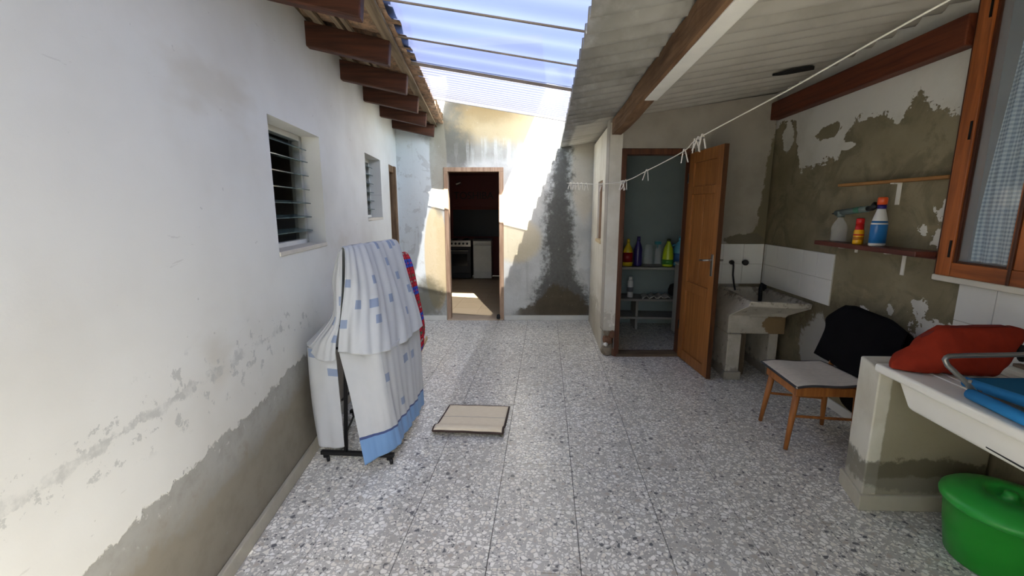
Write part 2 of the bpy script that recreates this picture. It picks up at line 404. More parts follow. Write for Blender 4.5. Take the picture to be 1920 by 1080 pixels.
# ---------------------------------------------------------------- left wall, windows, door
WL1 = (2.25, 2.985, 1.275, 1.975); WL2 = (4.19, 4.85, 1.415, 2.025); DL = (5.3, 5.68, -.02, 2.03)
wl = place(weld(wall_mesh(-4.3, 6.1, -.1, 2.66, .2, [WL1, WL2, DL]).build('wall_left', M_left)), PLW, AL)
tag(wl, 'long white limewashed yard wall with grey damp dado', 'wall', 'structure')
bl = place(MB().box((-4.2, -.022, 0), (5.28, 0, .075)).build('baseboard_left', M_base, bevel=.006), PLW, AL)
tag(bl, 'low cement skirting strip along the white left wall', 'baseboard', 'structure')
# dark rooms behind the left wall
rb = MB()
for q in (((-.2, .2, -.1), (6.1, .22, 2.7)),): pass
rb.box((1.6, 2.6, -.1), (6.1, 2.65, 2.7)); rb.box((1.6, .2, -.1), (1.65, 2.65, 2.7)); rb.box((6.05, .2, -.1), (6.1, 2.65, 2.7)); rb.box((1.6, .2, -.12), (6.1, 2.65, -.08)); rb.box((1.6, .2, 2.68), (6.1, 2.65, 2.72))
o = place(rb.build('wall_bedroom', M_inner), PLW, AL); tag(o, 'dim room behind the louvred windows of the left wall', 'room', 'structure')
M_wframe = plain('louvre_frame_grey', (196, 194, 186), .6)
def glass(name, tint, rough=.05):
    g = G(name); g.done(tint, rough, 0, .5, 1.); g.b.inputs['IOR'].default_value = 1.2; return g.m
g = G('frosted_louvre_glass'); fr = g.n('BsdfTransparent'); fr.inputs[0].default_value = (.55, .66, .64, 1); mx = g.n('MixShader'); mx.inputs[0].default_value = .62
g.done(lin((120, 138, 136)), .12, 0, .8); g.nt.links.new(fr.outputs[0], mx.inputs[1]); g.nt.links.new(g.b.outputs[0], mx.inputs[2]); g.nt.links.new(mx.outputs[0], g.out.inputs[0]); M_slat = g.m
def louvre(name, hole, n, label):
    u0, u1, z0, z1 = hole; w_ = empty(name, label, 'window', PLW, AL, 'structure')
    y0 = .115
    MB().box((u0, y0, z0), (u0 + .03, y0 + .05, z1)).build('side_channel', M_wframe, w_, bevel=.004)
    MB().box((u1 - .045, y0, z0), (u1, y0 + .05, z1)).build('side_channel', M_wframe, w_, bevel=.004)
    MB().box((u0, y0, z1 - .035), (u1, y0 + .05, z1)).build('head_rail', M_white, w_, bevel=.004)
    MB().box((u0, y0, z0), (u1, y0 + .05, z0 + .03)).build('bottom_rail', M_white, w_, bevel=.004)
    MB().box((u0 - .0, -.006, z0 - .022), (u1, y0, z0 + .004)).build('sill', plain('sill_stone', (206, 200, 188), .8), w_, bevel=.004)
    dz = (z1 - z0 - .075) / n
    me = MB().box((u0 + .012, -.05, -.003), (u1 - .02, .05, .003)).mesh('louvre_slat', M_slat)
    for k in range(n):
        o = inst('louvre_slat', me, w_, (0, y0 + .012, z0 + .05 + dz * (k + .5)), (R(9 if k < n - 1 else 24), 0, 0))
    MB().tube([(u0 + .1, y0 + .09, z0), (u0 + .1, y0 + .09, z1)], .012, 8).build('lever_bar', M_wframe, w_)
    return w_
louvre('window_1', WL1, 7, 'large louvred window with tilted glass slats in the left wall')
louvre('window_2', WL2, 6, 'small louvred window farther along the left wall')
M_oldwood = wood('weathered_door_wood', (150, 122, 94), (92, 72, 54), 2, .8, .15)
d2 = empty('door_1', 'narrow dark doorway with weathered wooden frame at the left wall end', 'door', PLW, AL, 'structure')
MB().box((5.60, -.02, 0), (5.68, .1, 2.03)).build('jamb', M_oldwood, d2, bevel=.006)
MB().box((5.3, .0, 1.95), (5.6, .1, 2.03)).build('lintel', M_oldwood, d2, bevel=.006)
MB().box((5.3, .0, 0), (5.34, .1, 1.95)).build('jamb', M_oldwood, d2, bevel=.006)

# ---------------------------------------------------------------- back wall with the kitchen doorway
DB = (-1.335, -.575, -.02, 2.03)
wb = place(weld(wall_mesh(-2.2, 2.6, -.1, 3.25, .2, [DB], slabs=()).build('wall_back', M_back)), PB, AB)
tag(wb, 'stained peeling end wall around the kitchen doorway', 'wall', 'structure')
M_jamb = wood('faded_door_frame', (176, 150, 128), (134, 108, 88), 2, .8, .15)
db = empty('door_2', 'faded wooden frame of the open kitchen doorway', 'door', PB, AB, 'structure')
MB().box((-1.345, -.018, 0), (-1.29, .12, 2.0)).build('jamb', M_jamb, db, bevel=.005)
MB().box((-.625, -.018, 0), (-.565, .12, 2.0)).build('jamb', M_jamb, db, bevel=.005)
MB().box((-1.345, -.02, 1.985), (-.565, .12, 2.04)).build('lintel', M_jamb, db, bevel=.005)
MB().box((-1.335, -.02, -.01), (-.575, .2, .02)).build('threshold', plain('threshold_stone', (178, 160, 138), .85), db, bevel=.005)
MB().lathe([(.022, 0), (.026, .02), (.02, .06), (.008, .065)], (-.64, -.02, .02), 12).build('door_stop', M_black, db, smooth=True)
bb = place(MB().box((-.56, -.018, 0), (.6, 0, .062)).box((-1.9, -.018, 0), (-1.35, 0, .062)).build('baseboard_back', plain('pale_skirting', (206, 205, 198), .85), bevel=.005), PB, AB)
tag(bb, 'pale skirting strip at the foot of the stained end wall', 'baseboard', 'structure')
# unseen slab over the plastic sheets, outline shaped to cast the end wall shadow
cn = MB(); cq = [(-1.25, 5.82), (-.02, 5.915), (-.06, 4.36), (-1.5, 4.42), (-1.5, 5.28), (-1.17, 5.30)]
cn.prism([(x, y, 3.0) for x, y in cq], [(x, y, 3.07) for x, y in cq])
o = cn.build('ceiling_shade_slab', plain('shade_slab_grey', (160, 154, 144), .9)); tag(o, 'unseen slab added above the plastic roof to shade the end wall', 'shade slab', 'structure')

# ---------------------------------------------------------------- kitchen beyond the doorway
KX0, KX1, KY1, KH = -3.4, .9, 9.95, 2.7
M_kred = plain('dark_red_wall_paint', (96, 34, 26), .6)
M_kfloor = plain('kitchen_floor_tile', (176, 158, 132), .55, var=.15, scale=3)
o = MB().box((KX0, 6.05, -.1), (KX1, KY1, -.002)).build('floor_kitchen', M_kfloor); tag(o, 'tan kitchen floor beyond the doorway', 'floor', 'structure')
kt = MB().box((.002, .002, 0), (.398, .398, .004)).mesh('floor_tile', M_kfloor)
for i in range(8):
    for j in range(9): inst('floor_tile', kt, o, (-2.6 + i * .4, 6.12 + j * .4, -.002))
o = MB().box((KX0, KY1, 0), (KX1, KY1 + .1, KH)).build('wall_kitchen_back', M_kred); tag(o, 'dark red far wall of the kitchen', 'wall', 'structure')
o = MB().box((KX0 - .1, 6.0, 0), (KX0, KY1 + .1, KH)).build('wall_kitchen_left', M_kred); tag(o, 'dark red left wall of the kitchen', 'wall', 'structure')
o = MB().box((KX1, 6.12, 0), (KX1 + .1, KY1 + .1, KH)).build('wall_kitchen_right', M_kred); tag(o, 'dark red right wall of the kitchen', 'wall', 'structure')
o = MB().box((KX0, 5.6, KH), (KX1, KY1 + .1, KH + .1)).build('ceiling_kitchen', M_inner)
o.data.transform(Matrix.Translation((0, .48, 0))); tag(o, 'kitchen ceiling beyond the doorway', 'ceiling', 'structure')
M_enamel = plain('white_enamel', (196, 196, 188), .35, spec=.5); M_ovenglass = plain('oven_glass', (22, 22, 24), .12, spec=.6)
st = empty('gas_stove', 'silver and black gas stove on the left beyond the kitchen doorway', 'stove', (-1.86, 9.64, 0), AB)
MB().box((-.26, -.26, .03), (.23, .26, .72)).build('body', M_black, st, bevel=.008)
MB().box((-.255, -.285, .14), (.225, -.26, .66)).build('oven_door', M_black, st, bevel=.006)
MB().box((-.18, -.29, .3), (.15, -.284, .56)).build('oven_window', M_ovenglass, st, bevel=.004)
MB().tube([(-.2, -.31, .63), (.17, -.31, .63)], .012, 8).build('handle', M_chrome, st)
MB().box((-.26, -.29, .715), (.23, .26, .85)).build('control_panel', M_chrome, st, bevel=.008)
for k in range(5): MB().lathe([(.024, 0), (.022, .03), (.004, .032)], (0, 0, 0), 14).build('knob', M_black, st, smooth=True, loc=(-.18 + k * .083, -.29, .78)).rotation_euler = (R(90), 0, 0)
for k in range(4): MB().lathe([(.06, 0), (.06, .015), (.02, .02)], (-.14 + .24 * (k % 2), -.13 + .27 * (k // 2), .85), 16).build('burner', M_black, st, smooth=True)
MB().box((-.255, -.282, .03), (.225, -.26, .12)).build('drawer', M_black, st, bevel=.004)
dw = empty('dishwasher', 'narrow white dishwasher right of the stove', 'dishwasher', (-1.385, 9.66, 0), AB)
MB().box((-.2, -.26, .02), (.2, .26, .84)).build('body', M_enamel, dw, bevel=.01)
MB().box((-.195, -.285, .16), (.195, -.26, .74)).build('door', M_enamel, dw, bevel=.006)
MB().box((-.195, -.285, .75), (.195, -.26, .835)).build('control_panel', M_enamel, dw, bevel=.006)
MB().box((-.15, -.3, .755), (.15, -.284, .775)).build('handle', M_wframe, dw, bevel=.005)
MB().box((-.19, -.27, .03), (.19, -.255, .15)).build('kick_plate', M_enamel, dw, bevel=.004)
MB().box((-.21, -.29, .84), (.21, .27, .87)).build('top', plain('dark_worktop', (40, 36, 34), .4), dw, bevel=.006)
sg = MB().box((-2.35, 9.9, 1.55), (-1.05, 9.95, 2.25)).build('wall_panel', plain('deep_red_panel', (88, 28, 22), .5), bevel=.006)
tag(sg, 'deep red panel with dark lettering above the stove', 'panel')
tc = bpy.data.curves.new('t', 'FONT'); tc.body = 'TOSHIBA'; tc.size = .22; tc.extrude = .004; tc.align_x = 'CENTER'; tc.align_y = 'CENTER'
to = bpy.data.objects.new('t', tc); COL.objects.link(to); dg = bpy.context.evaluated_depsgraph_get(); tm = bpy.data.meshes.new_from_object(to.evaluated_get(dg)); bpy.data.objects.remove(to)
tm.materials.clear(); tm.materials.append(plain('dark_lettering', (46, 16, 14), .6)); inst('lettering', tm, sg, (-1.62, 9.896, 1.8), (R(90), 0, 0))
o = MB().box((-2.1, 9.94, .9), (-1.0, 9.949, 1.5)).build('splashback', plain('dark_splashback', (24, 22, 22), .4)); tag(o, 'near-black splashback behind stove and dishwasher', 'splashback')
o = MB().tube([(-2.0, 9.86, 2.05), (-1.9, 9.86, 2.09)], .016, 10).build('glint_tube', plain('pale_glint', (240, 220, 210), .3), smooth=True)  # bright glint in the kitchen drawn as a pale tube
MB().box((-1.97, 9.87, 2.05), (-1.93, 9.9, 2.09)).build('bracket', M_black, o); tag(o, 'short pale tilted tube standing in for a glint on the red kitchen wall', 'glint')

# ---------------------------------------------------------------- right wall, store room
wr = weld(wall_mesh(-4.3, 6.15, -.1, 2.75, -.2, []).build('wall_right', M_right)); place(wr, PRW, AR)
tag(wr, 'right yard wall with paint peeled down to brown cement', 'wall', 'structure')
o = place(MB().box((2.4, 0, 0), (3.85, .015, .07)).build('baseboard_right', plain('white_skirting', (214, 213, 208), .7), bevel=.004), PRW, AR)
tag(o, 'white skirting behind the chair at the right wall', 'baseboard', 'structure')
DS = (.735, 1.385, -.02, 2.07)
ws = place(weld(wall_mesh(.595, 2.17, -.1, 2.34, .13, [DS, (.595, .712, -.1, .27)], top=lambda u: ROOFZ(u) + .0).build('wall_store_front', M_store)), PD, AD)
tag(ws, 'grey store room front wall with doorway and damp corner', 'wall', 'structure')
NW = (.46, .86, 1.16, 1.815)
wsl = wall_mesh(.12, 1.5, -.1, 2.31, -.11, [NW]).build('wall_store_side', M_side); place(weld(wsl), (.598, 4.44, 0), R(90))
tag(wsl, 'cream side wall of the store room facing the yard', 'wall', 'structure')
wsc = MB().box((0, -.12, .28), (.12, 0, 2.31)).build('wall_corner', M_side); place(wsc, (.598, 4.437, 0), R(90)); wsc['kind'] = 'structure'
tag(wsc, 'cream plastered corner pillar of the store room left of its door', 'wall', 'structure')
rub = empty('crumbled_pillar_foot', 'crumbled brick and rubble at the foot of the pillar beside the store door', 'rubble', (.598, 4.437, 0))
random.seed(3)
def chunk(p, s, mat, name='rubble_piece'):
    b = MB(); vs = []
    bm = bmesh.new(); bmesh.ops.create_icosphere(bm, subdivisions=2, radius=1)
    for v in bm.verts: v.co = Vector((v.co.x * s[0], v.co.y * s[1], v.co.z * s[2])) * (1 + .35 * (mnoise.noise(v.co * 1.7 + Vector(p) * 9))); 
    me = bpy.data.meshes.new(name); bm.to_mesh(me); bm.free(); me.materials.append(mat); o = inst(name, me, rub, p); return o
M_brick = plain('old_brick', (120, 86, 66), .95, var=.4, scale=30, bump=.8); M_rub = plain('rubble_mortar', (136, 124, 106), .95, var=.35, scale=25, bump=.8)
for p, s, m in (((.06, .06, .05), (.065, .065, .07), M_rub), ((.06, .07, .16), (.055, .06, .06), M_brick), ((.1, .05, .235), (.04, .055, .06), M_brick), ((.045, .05, .25), (.035, .05, .05), M_rub), ((.12, .04, .04), (.03, .04, .05), M_brick), ((.035, .03, .12), (.025, .025, .02), M_white)): chunk(p, s, m)
n3 = empty('window_3', 'small wooden hatch window in the cream store room side wall', 'window', (.598, 4.44, 0), R(90), 'structure')
MB().box((.82, -.07, 1.16), (.86, -.02, 1.815)).build('jamb', M_jamb, n3); MB().box((.46, -.07, 1.775), (.82, -.02, 1.815)).build('head', M_jamb, n3)
MB().box((.46, -.07, 1.16), (.5, -.02, 1.775)).build('jamb', M_jamb, n3)
MB().box((.44, -.1, 1.13), (.88, .012, 1.165)).build('sill', plain('worn_sill', (196, 176, 140), .85), n3, bevel=.004)
MB().box((.5, -.06, 1.165), (.82, -.045, 1.775)).build('shutter', plain('hatch_board', (170, 160, 146), .8), n3)
# store door frame + leaf
M_dwood = wood('brown_varnished_frame', (104, 62, 38), (66, 38, 24), 2, .5, .35); M_leaf = wood('honey_door_wood', (168, 110, 58), (132, 82, 40), 2, .45, .4, 1.2, .12)
M_ledge = wood('door_edge_dark', (92, 56, 30), (62, 38, 22), 2, .5, .35)
dsr = empty('door_3', 'brown wooden frame of the store room doorway', 'door', PD, AD, 'structure')
MB().box((.715, -.015, 0), (.765, .1, 2.06)).build('jamb', M_dwood, dsr, bevel=.004)
MB().box((1.375, -.015, 0), (1.41, .1, 2.06)).build('jamb', M_dwood, dsr, bevel=.004)
MB().box((.715, -.015, 2.02), (1.41, .1, 2.075)).build('lintel', M_dwood, dsr, bevel=.004)
MB().box((.74, -.02, -.005), (1.4, .13, .028)).build('threshold', wood('worn_threshold', (120, 104, 84), (84, 70, 56), 0, .9), dsr, bevel=.006)
leaf_a = math.atan2(3.858 - 4.49, 1.455 - 1.385)
lf = empty('door_leaf', 'honey coloured panelled wooden door standing open outwards', 'door leaf', (1.388, 4.49, 0), leaf_a)
LW = .64
def lb(a, b, c, d, y0=-.02, y1=.02, name='panel', m=M_leaf, bev=.003): return MB().box((a, y0, c), (b, y1, d)).build(name, m, lf, bevel=bev)
lb(0, .1, .012, 2.03, name='stile'); lb(LW - .1, LW, .012, 2.03, name='stile')
lb(.1, LW - .1, 1.93, 2.03, name='rail'); lb(.1, LW - .1, 1.64, 1.71, name='rail'); lb(.1, LW - .1, .72, .81, name='rail'); lb(.1, LW - .1, .012, .11, name='rail')
lb(.1, LW - .1, 1.71, 1.93, -.005, .005, 'upper_panel'); lb(.1, .318, .81, 1.64, -.005, .005, 'panel_board'); lb(.322, LW - .1, .81, 1.64, -.005, .005, 'panel_board'); lb(.1, LW - .1, .11, .72, -.005, .005, 'lower_panel')
MB().box((LW, -.02, .012), (LW + .004, .02, 2.03)).build('edge_strip', M_ledge, lf)
for sgn in (-1, 1):
    y = sgn * .02
    h = MB().box((LW - .07, min(y, y + sgn * .006), .93), (LW - .03, max(y, y + sgn * .006), 1.12)).build('handle_plate', M_chrome, lf, bevel=.003)
    MB().tube([(LW - .05, y, 1.07), (LW - .05, y + sgn * .05, 1.07), (LW - .08, y + sgn * .06, 1.065), (LW - .16, y + sgn * .058, 1.06)], .009, 8).build('lever', M_chrome, h, smooth=True)
for z in (.3, 1.75): MB().tube([(-.004, -.022, z), (-.004, -.022, z + .09)], .008, 8).build('hinge', M_black, lf)
# store room interior
M_pblue = plain('pale_blue_store_paint', (140, 153, 153), .85, var=.15, scale=3)
o = MB().box((.72, 5.86, 0), (2.18, 5.93, 2.6)).build('wall_store_back', M_pblue); tag(o, 'pale blue back wall inside the store room', 'wall', 'structure')
sh = empty('store_shelf', 'three grey built-in shelves at the back of the store room', 'shelf', (0, 0, 0))
M_shelf = plain('store_shelf_slab', (150, 148, 142), .8)
for z in (.80, .40, .17): MB().box((.72, 5.5, z - .03), (1.78, 5.86, z)).build('shelf_board', M_shelf, sh, bevel=.004)
MB().box((1.14, 5.52, .0), (1.17, 5.84, .37)).build('upright', M_shelf, sh)
MB().box((.72, 5.5, 0), (.76, 5.86, .77)).build('upright', M_shelf, sh); MB().box((1.74, 5.5, 0), (1.78, 5.86, .77)).build('upright', M_shelf, sh)
def bottle(name, label, loc, prof, mat, cap=None, capmat=None, lab=None, labmat=None, ell=(1, 1), group=None):
    e = empty(name, label, 'bottle', loc, random.uniform(-.3, .3)); k = MB().lathe(prof, n=20, ell=ell).build('body', mat, e, smooth=True)
    if cap: MB().lathe(cap, n=16, ell=ell).build('cap', capmat, e, smooth=True)
    if lab: MB().lathe(lab, n=20, ell=ell).build('label_band', labmat, e, smooth=True)
    return e
def pl(n, c, r=.3): return plain('plastic_' + n, c, r, spec=.5, var=.05)
def prof_b(r, h, sh, nr): return [(r * .9, 0), (r, .012), (r, h * sh), (r * .8, h * (sh + .12)), (nr, h * .92), (nr, h)]
g = G('clear_plastic'); g.done((.9, .93, .92), .1, 0, .5, .0); tr = g.n('BsdfTransparent'); mx = g.n('MixShader'); mx.inputs[0].default_value = .16
g.nt.links.new(tr.outputs[0], mx.inputs[1]); g.nt.links.new(g.b.outputs[0], mx.inputs[2]); g.nt.links.new(mx.outputs[0], g.out.inputs[0]); M_clear = g.m
yb = 5.62
bottle('cleaner_bottle', 'dark bottle at the left end of the store shelf', (.86, yb, .8), prof_b(.04, .24, .6, .015), pl('bottle_green', (40, 46, 40)), [(.018, .235), (.018, .27)], pl('maroon', (90, 30, 40)))
bottle('cleaner_bottle', 'yellow cleaner bottle with red label on the store shelf', (1.03, yb, .8), prof_b(.06, .3, .62, .018), pl('yellow', (214, 186, 30)), [(.02, .295), (.016, .34)], pl('yellow', (214, 186, 30)), [(.061, .05), (.0615, .17)], pl('red', (150, 30, 36)), (1, .7))
bottle('cleaner_bottle', 'dark violet cleaner bottle beside the yellow one', (1.155, yb, .8), prof_b(.05, .33, .65, .02), pl('violet', (52, 42, 110)), [(.022, .325), (.02, .37)], pl('violet', (52, 42, 110)), None, None, (1, .7))
o = bottle('plastic_jar', 'clear crumpled plastic container on the store shelf', (1.28, yb, .8), [(.05, 0), (.055, .03), (.05, .12), (.056, .2), (.04, .27)], M_clear)
sp = bottle('spray_bottle', 'clear spray bottle with teal trigger on the store shelf', (1.405, yb + .01, .8), prof_b(.04, .27, .7, .014), M_clear)
MB().box((-.05, -.012, .27), (.03, .012, .31)).box((-.02, -.01, .22), (-.008, .01, .28)).build('trigger', pl('teal', (60, 130, 140)), sp, bevel=.004)
bottle('cleaner_bottle', 'lime yellow bottle with green label on the store shelf', (1.515, yb - .03, .8), [(.062, 0), (.066, .02), (.066, .13), (.055, .22), (.022, .3), (.022, .32)], pl('lime', (190, 214, 40)), [(.024, .315), (.022, .345)], pl('dark_cap', (60, 70, 40)), [(.0672, .03), (.0672, .09)], pl('green_label', (70, 140, 60)), (1, .75))
jg = bottle('detergent_jug', 'light blue detergent jug at the right of the store shelf', (1.69, yb + .05, .8), [(.09, 0), (.098, .03), (.095, .2), (.06, .28), (.03, .31), (.03, .33)], pl('sky_blue', (96, 176, 206)), [(.034, .325), (.03, .37)], pl('sky_blue', (96, 176, 206)), [(.0985, .05), (.0985, .16)], pl('blue_label', (60, 110, 170)), (1, .6))
MB().tube([(-.07, 0, .27), (-.105, 0, .25), (-.115, 0, .15), (-.095, 0, .1)], .014, 8).build('handle', pl('sky_blue', (96, 176, 206)), jg, smooth=True)
bottle('spray_can', 'white spray can on the middle store shelf', (1.08, 5.62, .4), [(.034, 0), (.036, .01), (.036, .2), (.02, .23)], pl('white', (215, 215, 215)), [(.024, .222), (.022, .26)], pl('white', (215, 215, 215)), [(.0365, .07), (.0365, .13)], pl('grey_label', (110, 112, 120)))
pp = MB(); rows = [[(1.2 + .34 * i / 12 + .03 * j / 6, 5.5 + .26 * j / 6 - .05, .405 + .02 * abs(math.sin(i * .9 + j * .7)) + .012 * (i % 3)) for i in range(13)] for j in range(7)]
o = pp.grid(rows).build('newspaper', plain('paper', (205, 203, 196), .9), smooth=True, solid=.004); tag(o, 'crumpled pale papers on the middle store shelf', 'paper')
o = MB().lathe([(.04, 0), (.07, .03), (.07, .08), (.05, .14), (.01, .16)], (1.66, 5.76, .401), 14).build('cloth_bundle', plain('dark_cloth', (46, 44, 44), .95, bump=.6), smooth=True); tag(o, 'dark cloth bundle behind the papers', 'cloth')
wm = empty('washing_machine', 'white appliance edge inside the store room right side', 'appliance', (1.82, 5.25, 0))
MB().box((-.25, -.28, .02), (.3, .22, .85)).build('body', M_enamel, wm, bevel=.015); MB().box((-.255, -.285, .85), (.3, .22, .88)).build('top', M_enamel, wm, bevel=.008)
MB().box((-.2, -.286, .72), (.28, -.279, .83)).build('control_panel', M_wframe, wm, bevel=.004)
for k in (-.2, .24): MB().lathe([(.02, 0), (.02, .025)], (k, -.2, 0), 10).build('foot', M_black, wm)

# ---------------------------------------------------------------- wall tiles around the trough and under the window
def tile_patch(name, label, p, ang, u0, u1, z0, z1, su, sz, inward, u_first):
    e = empty(name, label, 'tiles', p, ang, 'structure'); t = .012
    b = MB(); y0, y1 = (0, -t * .6) if inward < 0 else (0, t * .6)
    b.box((u0, min(y0, y1), z0), (u1, max(y0, y1), z1)).build('tile_bed', plain('tile_bed', (190, 186, 178), .9), e)
    k = u_first
    z = z1
    while z > z0 + .01:
        zb = max(z - sz, z0); u = u_first
        while u < u1 - .01:
            a, c = max(u, u0), min(u + su, u1)
            if c - a > .01: MB().box((a + .0012, min(0, inward * t), zb + .0012), (c - .0012, max(0, inward * t), z - .0012)).build('wall_tile', M_tile, e, bevel=.0015, seg=1)
            u += su
        z = zb
    return e
tile_patch('trim_1', 'two rows of white glazed tiles on the right wall above the trough', PRW, AR, 3.51, 4.56, .765, 1.165, .2, .2, 1, 3.51)
tile_patch('trim_2', 'two rows of white glazed tiles on the store wall behind the trough', PD, AD, 1.5, 2.165, .765, 1.165, .2, .2, -1, 1.365)
tile_patch('trim_3', 'white glazed tiles under the window behind the worktop', PRW, AR, .9, 2.49, .72, 1.115, .2, .2, 1, .89)

# ---------------------------------------------------------------- window with curtain in the right wall
M_wwood = wood('orange_window_wood', (176, 98, 46), (120, 62, 28), 2, .4, .45, 1., .15); M_wwood2 = wood('orange_window_wood_rail', (170, 94, 44), (116, 60, 28), 0, .4, .45, 1., .15); M_wdark = wood('dark_casing_wood', (88, 46, 26), (56, 30, 18), 2, .45, .4)
wn_ = empty('window_4', 'orange varnished wooden window with glass panes in the right wall', 'window', PRW, AR, 'structure')
Z0, Z1 = 1.15, 2.6
MB().box((2.575, 0, Z0), (2.605, .055, Z1)).build('casing', M_wdark, wn_, bevel=.004)
MB().box((2.49, 0, Z0), (2.575, .075, Z1)).build('stile', M_wwood, wn_, bevel=.005)
MB().box((.9, 0, Z0), (2.49, .072, Z0 + .075)).build('bottom_rail', M_wwood2, wn_, bevel=.005)
MB().box((2.185, 0, Z0 + .0), (2.2, .078, Z1)).build('meeting_stile', M_wdark, wn_, bevel=.003)
MB().box((2.12, 0, Z0 + .075), (2.185, .07, Z1)).build('stile', M_wwood, wn_, bevel=.005)
MB().box((2.2, 0, Z0 + .075), (2.215, .07, Z1)).build('stile', M_wwood, wn_, bevel=.005)
MB().box((2.475, 0, Z0 + .075), (2.49, .064, Z1)).build('glazing_bead', M_wdark, wn_)
MB().box((2.215, 0, Z0 + .075), (2.475, .06, Z0 + .083)).build('glazing_bead', M_wdark, wn_)
g = G('window_pane'); g.done((.75, .8, .82), .04, 0, .6); tr = g.n('BsdfTransparent'); mx = g.n('MixShader'); mx.inputs[0].default_value = .16
g.nt.links.new(tr.outputs[0], mx.inputs[1]); g.nt.links.new(g.b.outputs[0], mx.inputs[2]); g.nt.links.new(mx.outputs[0], g.out.inputs[0]); M_pane = g.m
MB().box((2.205, .046, Z0 + .07), (2.485, .05, Z1)).build('pane', M_pane, wn_); MB().box((.95, .046, Z0 + .07), (2.13, .05, Z1)).build('pane', M_pane, wn_)
for z in (1.25, 1.85, 2.42): MB().box((2.5, .074, z), (2.51, .08, z + .09)).build('hinge', M_black, wn_)
MB().box((.9, 0, Z0 - .035), (2.61, .06, Z0)).build('sill', plain('window_sill_white', (216, 212, 202), .75), wn_, bevel=.008)
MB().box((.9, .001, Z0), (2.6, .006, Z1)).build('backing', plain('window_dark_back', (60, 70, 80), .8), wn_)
g = G('blue_gingham'); uu, vv, _ = g.sep(g.uv()); a = ((uu / .02).fract()).gt(.5); b_ = ((vv / .02).fract()).gt(.5)
g.done(g.mix((a + b_) * .5, lin((164, 186, 204)), lin((58, 98, 132))), .9, 0, .1); M_ging = g.m
lv = [[(2.48 - .3 * k / 6, .028, z) for k in range(7)] for z in (2.56, 2.2, 1.8, 1.5, 1.24)]
for k, (z, sh) in enumerate(zip((2.56, 2.2, 1.8, 1.5, 1.24), (.12, .09, .06, .05, .055))): lv[k] = [(2.48 - sh - (.27 - sh) * i / 6, .028, z) for i in range(7)]
rows, uvs = loft(lv, 60, 40, lambda s, t: .011 * math.sin(s * 16 + .6 * math.sin(t * 5)) + .004 * math.sin(s * 33 + t * 4))
o = MB().grid(rows, uvs).build('curtain', M_ging, smooth=True); place(o, PRW, AR); tag(o, 'blue gingham curtain hanging behind the right window glass', 'curtain')
lv = [[(2.11 - 1.1 * i / 6, .028, z) for i in range(7)] for z in (2.56, 2.2, 1.8, 1.5, 1.24)]
rows, uvs = loft(lv, 120, 30, lambda s, t: .011 * math.sin(s * 50))
o = MB().grid(rows, uvs).build('curtain', M_ging, smooth=True); place(o, PRW, AR); tag(o, 'blue gingham curtain behind the second pane at the frame edge', 'curtain')

# ---------------------------------------------------------------- overhead: right corrugated roof with beams
g = G('fibre_cement_sheet'); x, y, z = g.sep(g.pos()); n1 = g.noise(g.pos(), 2.5, 5, .6); n2 = g.noise(g.pos(), 9, 5, .65)
grey = g.mix(g.step(n1, .35, .7), lin((164, 162, 157)), lin((130, 127, 121))); grey = g.mix(g.step(x + (n1 - .5) * .5, .5, .2) * .45 * g.step(n2, .3, .6), grey, lin((92, 88, 80)))
whit = g.mix(g.step(n1, .4, .75), lin((188, 184, 175)), lin((170, 165, 155)))
g.bump(n2, .15, .005); M_fibre = g.done(g.mix(g.step(x + (n2 - .5) * .02 + g.step(y, 4.3, 4.6) * .4, .66, .70), grey, whit), .9, 0, .15)
cr = empty('ceiling_lean_to', 'grey corrugated fibre cement lean-to roof over the right side', 'ceiling', kind='structure')
PIT = .177
def corr_sheet(y0, n, lift):
    rows = []
    for j in range(n * 10 + 1):
        y = y0 + j * PIT / 10; z = .038 * math.cos(2 * math.pi * j / 10) + lift
        rows.append([(xx, y, ROOFZ(xx) + .04 + z) for xx in (.17, .5, .9, 1.4, 1.9, 2.36)])
    return MB().grid(rows).build('roof_sheet', M_fibre, cr, smooth=True, solid=.007)
y = 5.9 - 6 * PIT
k = 0
while y > -1.9: corr_sheet(y - PIT * .5, 6.5 and 7, .0 if k % 2 else .008); y -= 6 * PIT; k += 1
M_rough = wood('rough_hewn_timber', (138, 108, 82), (84, 62, 46), 1, .95, .1, .5, .9)
bm_ = MB(); n = 40; rows = []
for i in range(n + 1):
    y = 1.68 + (4.46 - 1.68) * i / n; r = []
    for (dx, dz) in ((-.045, -.075), (.045, -.075), (.045, .065), (-.045, .065), (-.045, -.075)):
        q = mnoise.noise(Vector((dx * 20, y * 5, dz * 20))) * .012
        r.append((.655 + dx + q, y, 2.285 + dz + q * .7 - (.0 if y < 3.1 else .02 * math.sin((y - 3.1) * 2))))
    rows.append(r)
bm_.grid(rows); bm_.add(rows[0][:4], [(0, 1, 2, 3)]); bm_.add(rows[-1][:4], [(3, 2, 1, 0)])
o = weld(bm_.build('trim_4', M_rough, smooth=False)); tag(o, 'rough hewn timber beam under the lean-to roof edge', 'beam', 'structure')
o = MB().box((.612, -1.7, 2.215), (.70, 1.68, 2.345)).build('trim_5', wood('pale_timber', (168, 134, 84), (136, 104, 62), 1, .8), bevel=.006); tag(o, 'pale planed timber continuing the lean-to beam overhead', 'beam', 'structure')
ang = empty('trim_6', 'white painted steel angle fixed along the rough beam', 'angle iron', kind='structure')
MB().box((.63, 1.7, 2.2), (.705, 3.1, 2.207)).build('flange', M_white, ang, bevel=.001); MB().box((.702, 1.7, 2.2), (.709, 3.1, 2.30)).build('web', M_white, ang, bevel=.001)
